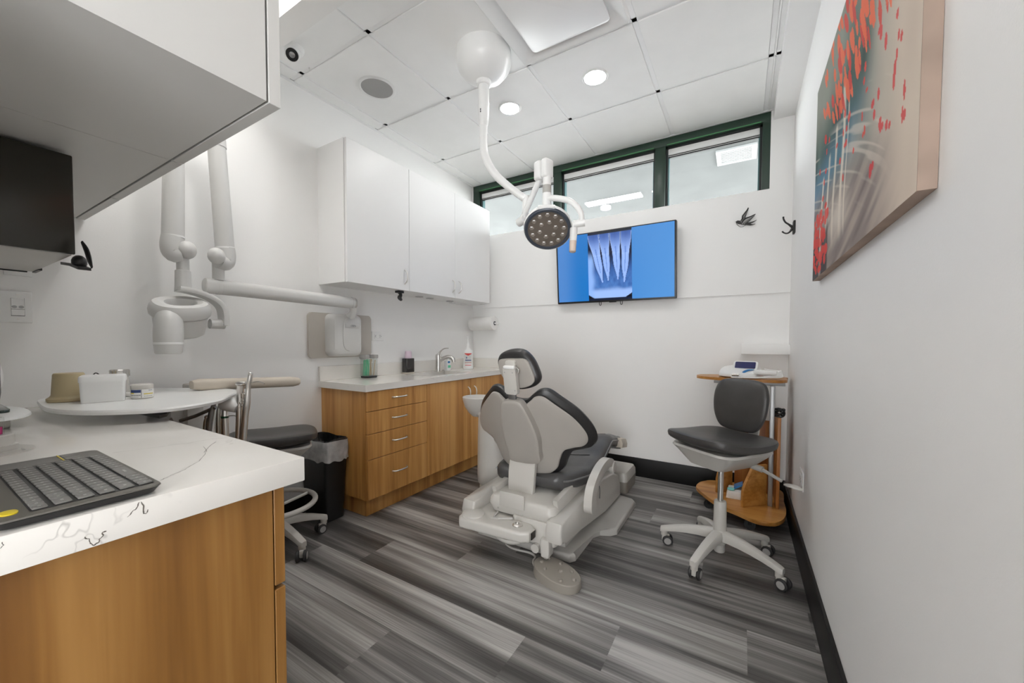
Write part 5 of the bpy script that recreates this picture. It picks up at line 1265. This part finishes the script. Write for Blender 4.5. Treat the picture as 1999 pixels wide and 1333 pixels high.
# cuspidor beside the chair (joined to the chair by the arm)
t2 = thing('cuspidor', 'white cylindrical spittoon column with a bowl left of the dental chair', 'spittoon', (-1.475, 2.215, .1))
R_c = .115
G().lathe([(.09, .135), (.105, .139), (.112, .15), (.115, .20), (.112, .46), (.108, .62), (.095, .645), (0, .65)], (-1.490, 2.23, 0), n=40).obj('column', MT['plastic'], t2)
G().lathe([(.04, .60), (.070, .63), (.095, .67), (.108, .715), (.110, .735), (.105, .738), (.088, .70), (.05, .66), (0, .655)], (-1.605, 2.20, 0), n=40).obj('bowl', MT['plastic'], t2)
G().tube([(-1.49, 2.16, .58), (-1.54, 2.18, .62), (-1.60, 2.19, .64)], .04, 16).obj('bowl_neck', MT['plastic'], t2)
g = G(); g.tube([(-1.43, 2.16, .52), (-1.395, 2.12, .50), (-1.36, 2.085, .475)], [.018, .022, .020], 14, sub=4); g.obj('column_handle', MT['plastic'], t2)
G().box(-1.56, -1.44, 2.15, 2.30, .0, .140, .012).obj('column_mount', MT['plastic'], t2)
# foot control
pc = (-.735, 1.640); ang = math.radians(-18)
pq = V((math.cos(ang), math.sin(ang), 0)); pp = V((-math.sin(ang), math.cos(ang), 0))
t3 = thing('foot_control', 'taupe oval foot control pedal with round studs on the floor', 'foot pedal', (pc[0], pc[1], 0))
fz = lambda x, y: .046-.13*x*.35
def fp_(x, y, h): return V((pc[0], pc[1], 0)) + pq*x + pp*y + V((0, 0, h))
po = ell(0, 0, .128, .078, 40, 2.3)
G().skin([[fp_(x*1.0, y*1.0, 0) for x, y in po], [fp_(x*1.01, y*1.01, .006) for x, y in po], [fp_(x, y, fz(x, y)-.004) for x, y in po], [fp_(x*.975, y*.96, fz(x, y)) for x, y in po], [fp_(x*.5, y*.5, fz(x*.5, y)) for x, y in po], [fp_(x*.05, y*.05, fz(0, 0)) for x, y in po]]).obj('pedal_body', MT['taupe'], t3)
for k, (x, y, r) in enumerate(((.02, .005, .0115), (-.085, .038, .0075), (-.02, .050, .0075), (-.090, -.012, .009), (-.040, -.040, .009), (.055, .045, .008), (.100, .008, .009), (.065, -.045, .009))):
    G().lathe([(r, -.002), (r, .004), (r*.75, .008), (0, .0095)], fp_(x, y, fz(x, y)), n=18).obj('stud', MT['taupe'], t3)
tb = G().tube([(-.845, 1.655, .012), (-.872, 1.672, .010), (-.895, 1.705, .008), (-.905, 1.745, .007), (-.945, 1.765, .007), (-1.03, 1.755, .007), (-1.09, 1.765, .010), (-1.115, 1.79, .03), (-1.11, 1.82, .09)], .0058, 10, sub=6).obj('pedal_cord', MT['plastic'], t3)

# ------------------------------------------------------------------ exam lamp on the ceiling
cx_, cy_ = -1.275, 1.80
t = thing('exam_lamp', 'white ceiling-mounted exam lamp with a round amber lens on a jointed arm', 'lamp', (cx_, cy_, ZC))
G().lathe([(.150, 0), (.152, .004), (.152, .070), (.143, .095), (.112, .130), (.070, .156), (.043, .166), (.038, .175), (0, .175)], (cx_, cy_, ZC), (0, 0, -1), 48).obj('canopy', MT['white'], t)
G().lathe([(.040, .0), (.040, .016), (.036, .020)], (cx_, cy_, ZC-.168), (0, 0, -1), 30).obj('canopy_collar', MT['white'], t)
po_ = G().lathe([(.030, 0), (.030, .185), (.026, .215), (.022, .225)], (cx_, cy_, ZC-.185), (0, 0, -1), 28).obj('drop_pole', MT['white'], t)
for zz in (ZC-.335, ZC-.347): G().box(cx_-.002, cx_+.003, cy_-.032, cy_-.028, zz, zz+.008).obj('pole_screw', MT['dkink'], po_)
E1 = V((-.985, 1.773, 1.872)); E2 = V((-1.005, 1.765, 1.765)); J = V((-.862, 1.712, 1.955))
G().tube([(cx_, cy_, ZC-.405), (cx_, cy_, ZC-.52), (cx_+.02, cy_-.002, ZC-.60), (cx_+.085, cy_-.008, ZC-.70), (cx_+.18, cy_-.017, ZC-.79), tuple(E1)], [.0225, .0225, .0225, .022, .0205, .019], 20, sub=6).obj('curved_arm', MT['white'], t)
G().cyl(E1+V((.0, 0, .02)), E1+V((-.005, 0, -.11)), .017, n=20).obj('arm_pin', MT['white'], t)
G().tube([E2+V((-.022, .01, -.005)), E2+V((.026, -.012, .0))], .022, 20).obj('lower_joint', MT['white'], t)
G().tube([E2, E2+(J-E2)*.5, J], [.015, .0145, .0145], 18).obj('spring_arm', MT['white'], t)
jd = V((.85, -.5, 0)).normalized(); up = V((0, 0, 1))
fj = frame(J+V((.012, 0, .022)), V((-.30, -.95, 0)), (0, 0, 1))
j1 = G(); j1.box(-.048, -.002, -.052, .040, -.03, .03, .012, 3, mp=fj); j1.obj('joint_block', MT['white'], t)
j1 = G(); j1.box(.002, .040, -.052, .038, -.03, .03, .012, 3, mp=fj); j1.obj('joint_block', MT['white'], t)
Jc = fj(.020, -.05, 0)
G().lathe([(.020, 0), (.021, .01), (.019, .05)], Jc+V((0, 0, .012)), (0, 0, -1), 22).obj('wrist_upper', MT['white'], t)
G().lathe([(.0215, 0), (.0215, .036)], Jc+V((0, 0, -.038)), (0, 0, -1), 22).obj('wrist_band', MT['plastic2'], t)
G().lathe([(.021, 0), (.022, .03), (.022, .062), (.014, .07)], Jc+V((0, 0, -.0745)), (0, 0, -1), 22).obj('wrist_lower', MT['white'], t)
hc = V((-.778, 1.608, 1.650)); hn = V((.262, -.600, -.756)).normalized()
fh = frame(hc, hn, (0, 0, 1)); ux = fh(1, 0, 0)-hc; uy = fh(0, 1, 0)-hc
sg = 1 if ux.x > 0 else -1
W0 = Jc+V((0, 0, -.118)); ye = fh(sg*.150, .015, -.01)
G().tube([W0, W0+V((.03, -.01, .012)), lerp(W0, ye, .55)+V((.035, -.012, .045)), lerp(W0, ye, .85)+V((.030, -.01, .022)), ye], [.014, .0145, .0135, .0125, .012], 16, sub=6).obj('yoke', MT['white'], t)
G().tube([fh(sg*.118, .012, -.01), fh(sg*.168, .018, -.01)], .0165, 20).obj('yoke_pivot', MT['white'], t)
RL = .110
G().lathe([(.03, -.055), (.085, -.042), (RL, -.014), (RL+.002, 0), (RL, .008), (RL-.006, .002)], hc, hn, 56).obj('lamp_shell', MT['white'], t)
G().lathe([(RL-.003, .0), (RL-.003, .011), (RL-.008, .015), (RL-.018, .0135), (RL-.019, .006)], hc, hn, 56).obj('lamp_rim', MT['navy'], t)
ln = G().lathe([(RL-.018, .004), (RL-.018, .009), (.04, .0105), (0, .0105)], hc, hn, 56).obj('lamp_lens', MT['lens'], t)
for n_, r_, a_ in ((13, .074, .1), (6, .038, .3)):
    for k in range(n_):
        a = 2*PI*k/n_+a_
        G().lathe([(.0115, .0), (.0115, .002), (.008, .0045), (0, .005)], fh(r_*math.cos(a), r_*math.sin(a), .0102), hn, 6).obj('light_bead', MT['lensb'], ln)
G().box(-.04, .035, .100, .112, -.012, .008, .004, mp=fh).obj('sensor_strip', MT['white'], t)
hp = fh(sg*.118, .004, .012)
hgl = G().lathe([(.017, 0), (.0175, .01), (.016, .060)], hp, (0.0, -.12, -1), 24).obj('lamp_handle', MT['white'], t)
hd_ = V((0, -.12, -1)).normalized()
G().lathe([(.0162, 0), (.0150, .048), (.012, .050), (0, .0505)], hp+hd_*.060, hd_, 24).obj('handle_grip', MT['peach'], hgl)
# ------------------------------------------------------------------ light and view
w = bpy.data.worlds.new('world'); SC.world = w; w.use_nodes = True
w.node_tree.nodes['Background'].inputs[0].default_value = (.97, .985, 1, 1); w.node_tree.nodes['Background'].inputs[1].default_value = 3.2
vs = SC.view_settings; vs.view_transform = 'Standard'; vs.look = 'None'; vs.gamma = 1; vs.exposure = 1.66; vs.use_curve_mapping = False
SC.cycles.max_bounces = 14; SC.cycles.diffuse_bounces = 8; SC.cycles.glossy_bounces = 5; SC.cycles.transparent_max_bounces = 12; SC.cycles.sample_clamp_indirect = 4
SC.cycles.caustics_reflective = False; SC.cycles.caustics_refractive = False


def portal(name, x, y, z, rx, rz, a, b):
    pl = bpy.data.lights.new(name, 'AREA'); pl.shape = 'RECTANGLE'; pl.size = a; pl.size_y = b; pl.cycles.is_portal = True
    o = bpy.data.objects.new(name, pl); COL.objects.link(o); o.location = (x, y, z); o.rotation_euler = (rx, 0, rz)
portal('front_portal', .35, YF-.06, 1.025, PI/2, PI, 1.3, 1.85)
for a_, b_ in panes: portal('pane_portal', (a_+b_)/2, YB+.10, 2.45, PI/2, 0, b_-a_, .48)
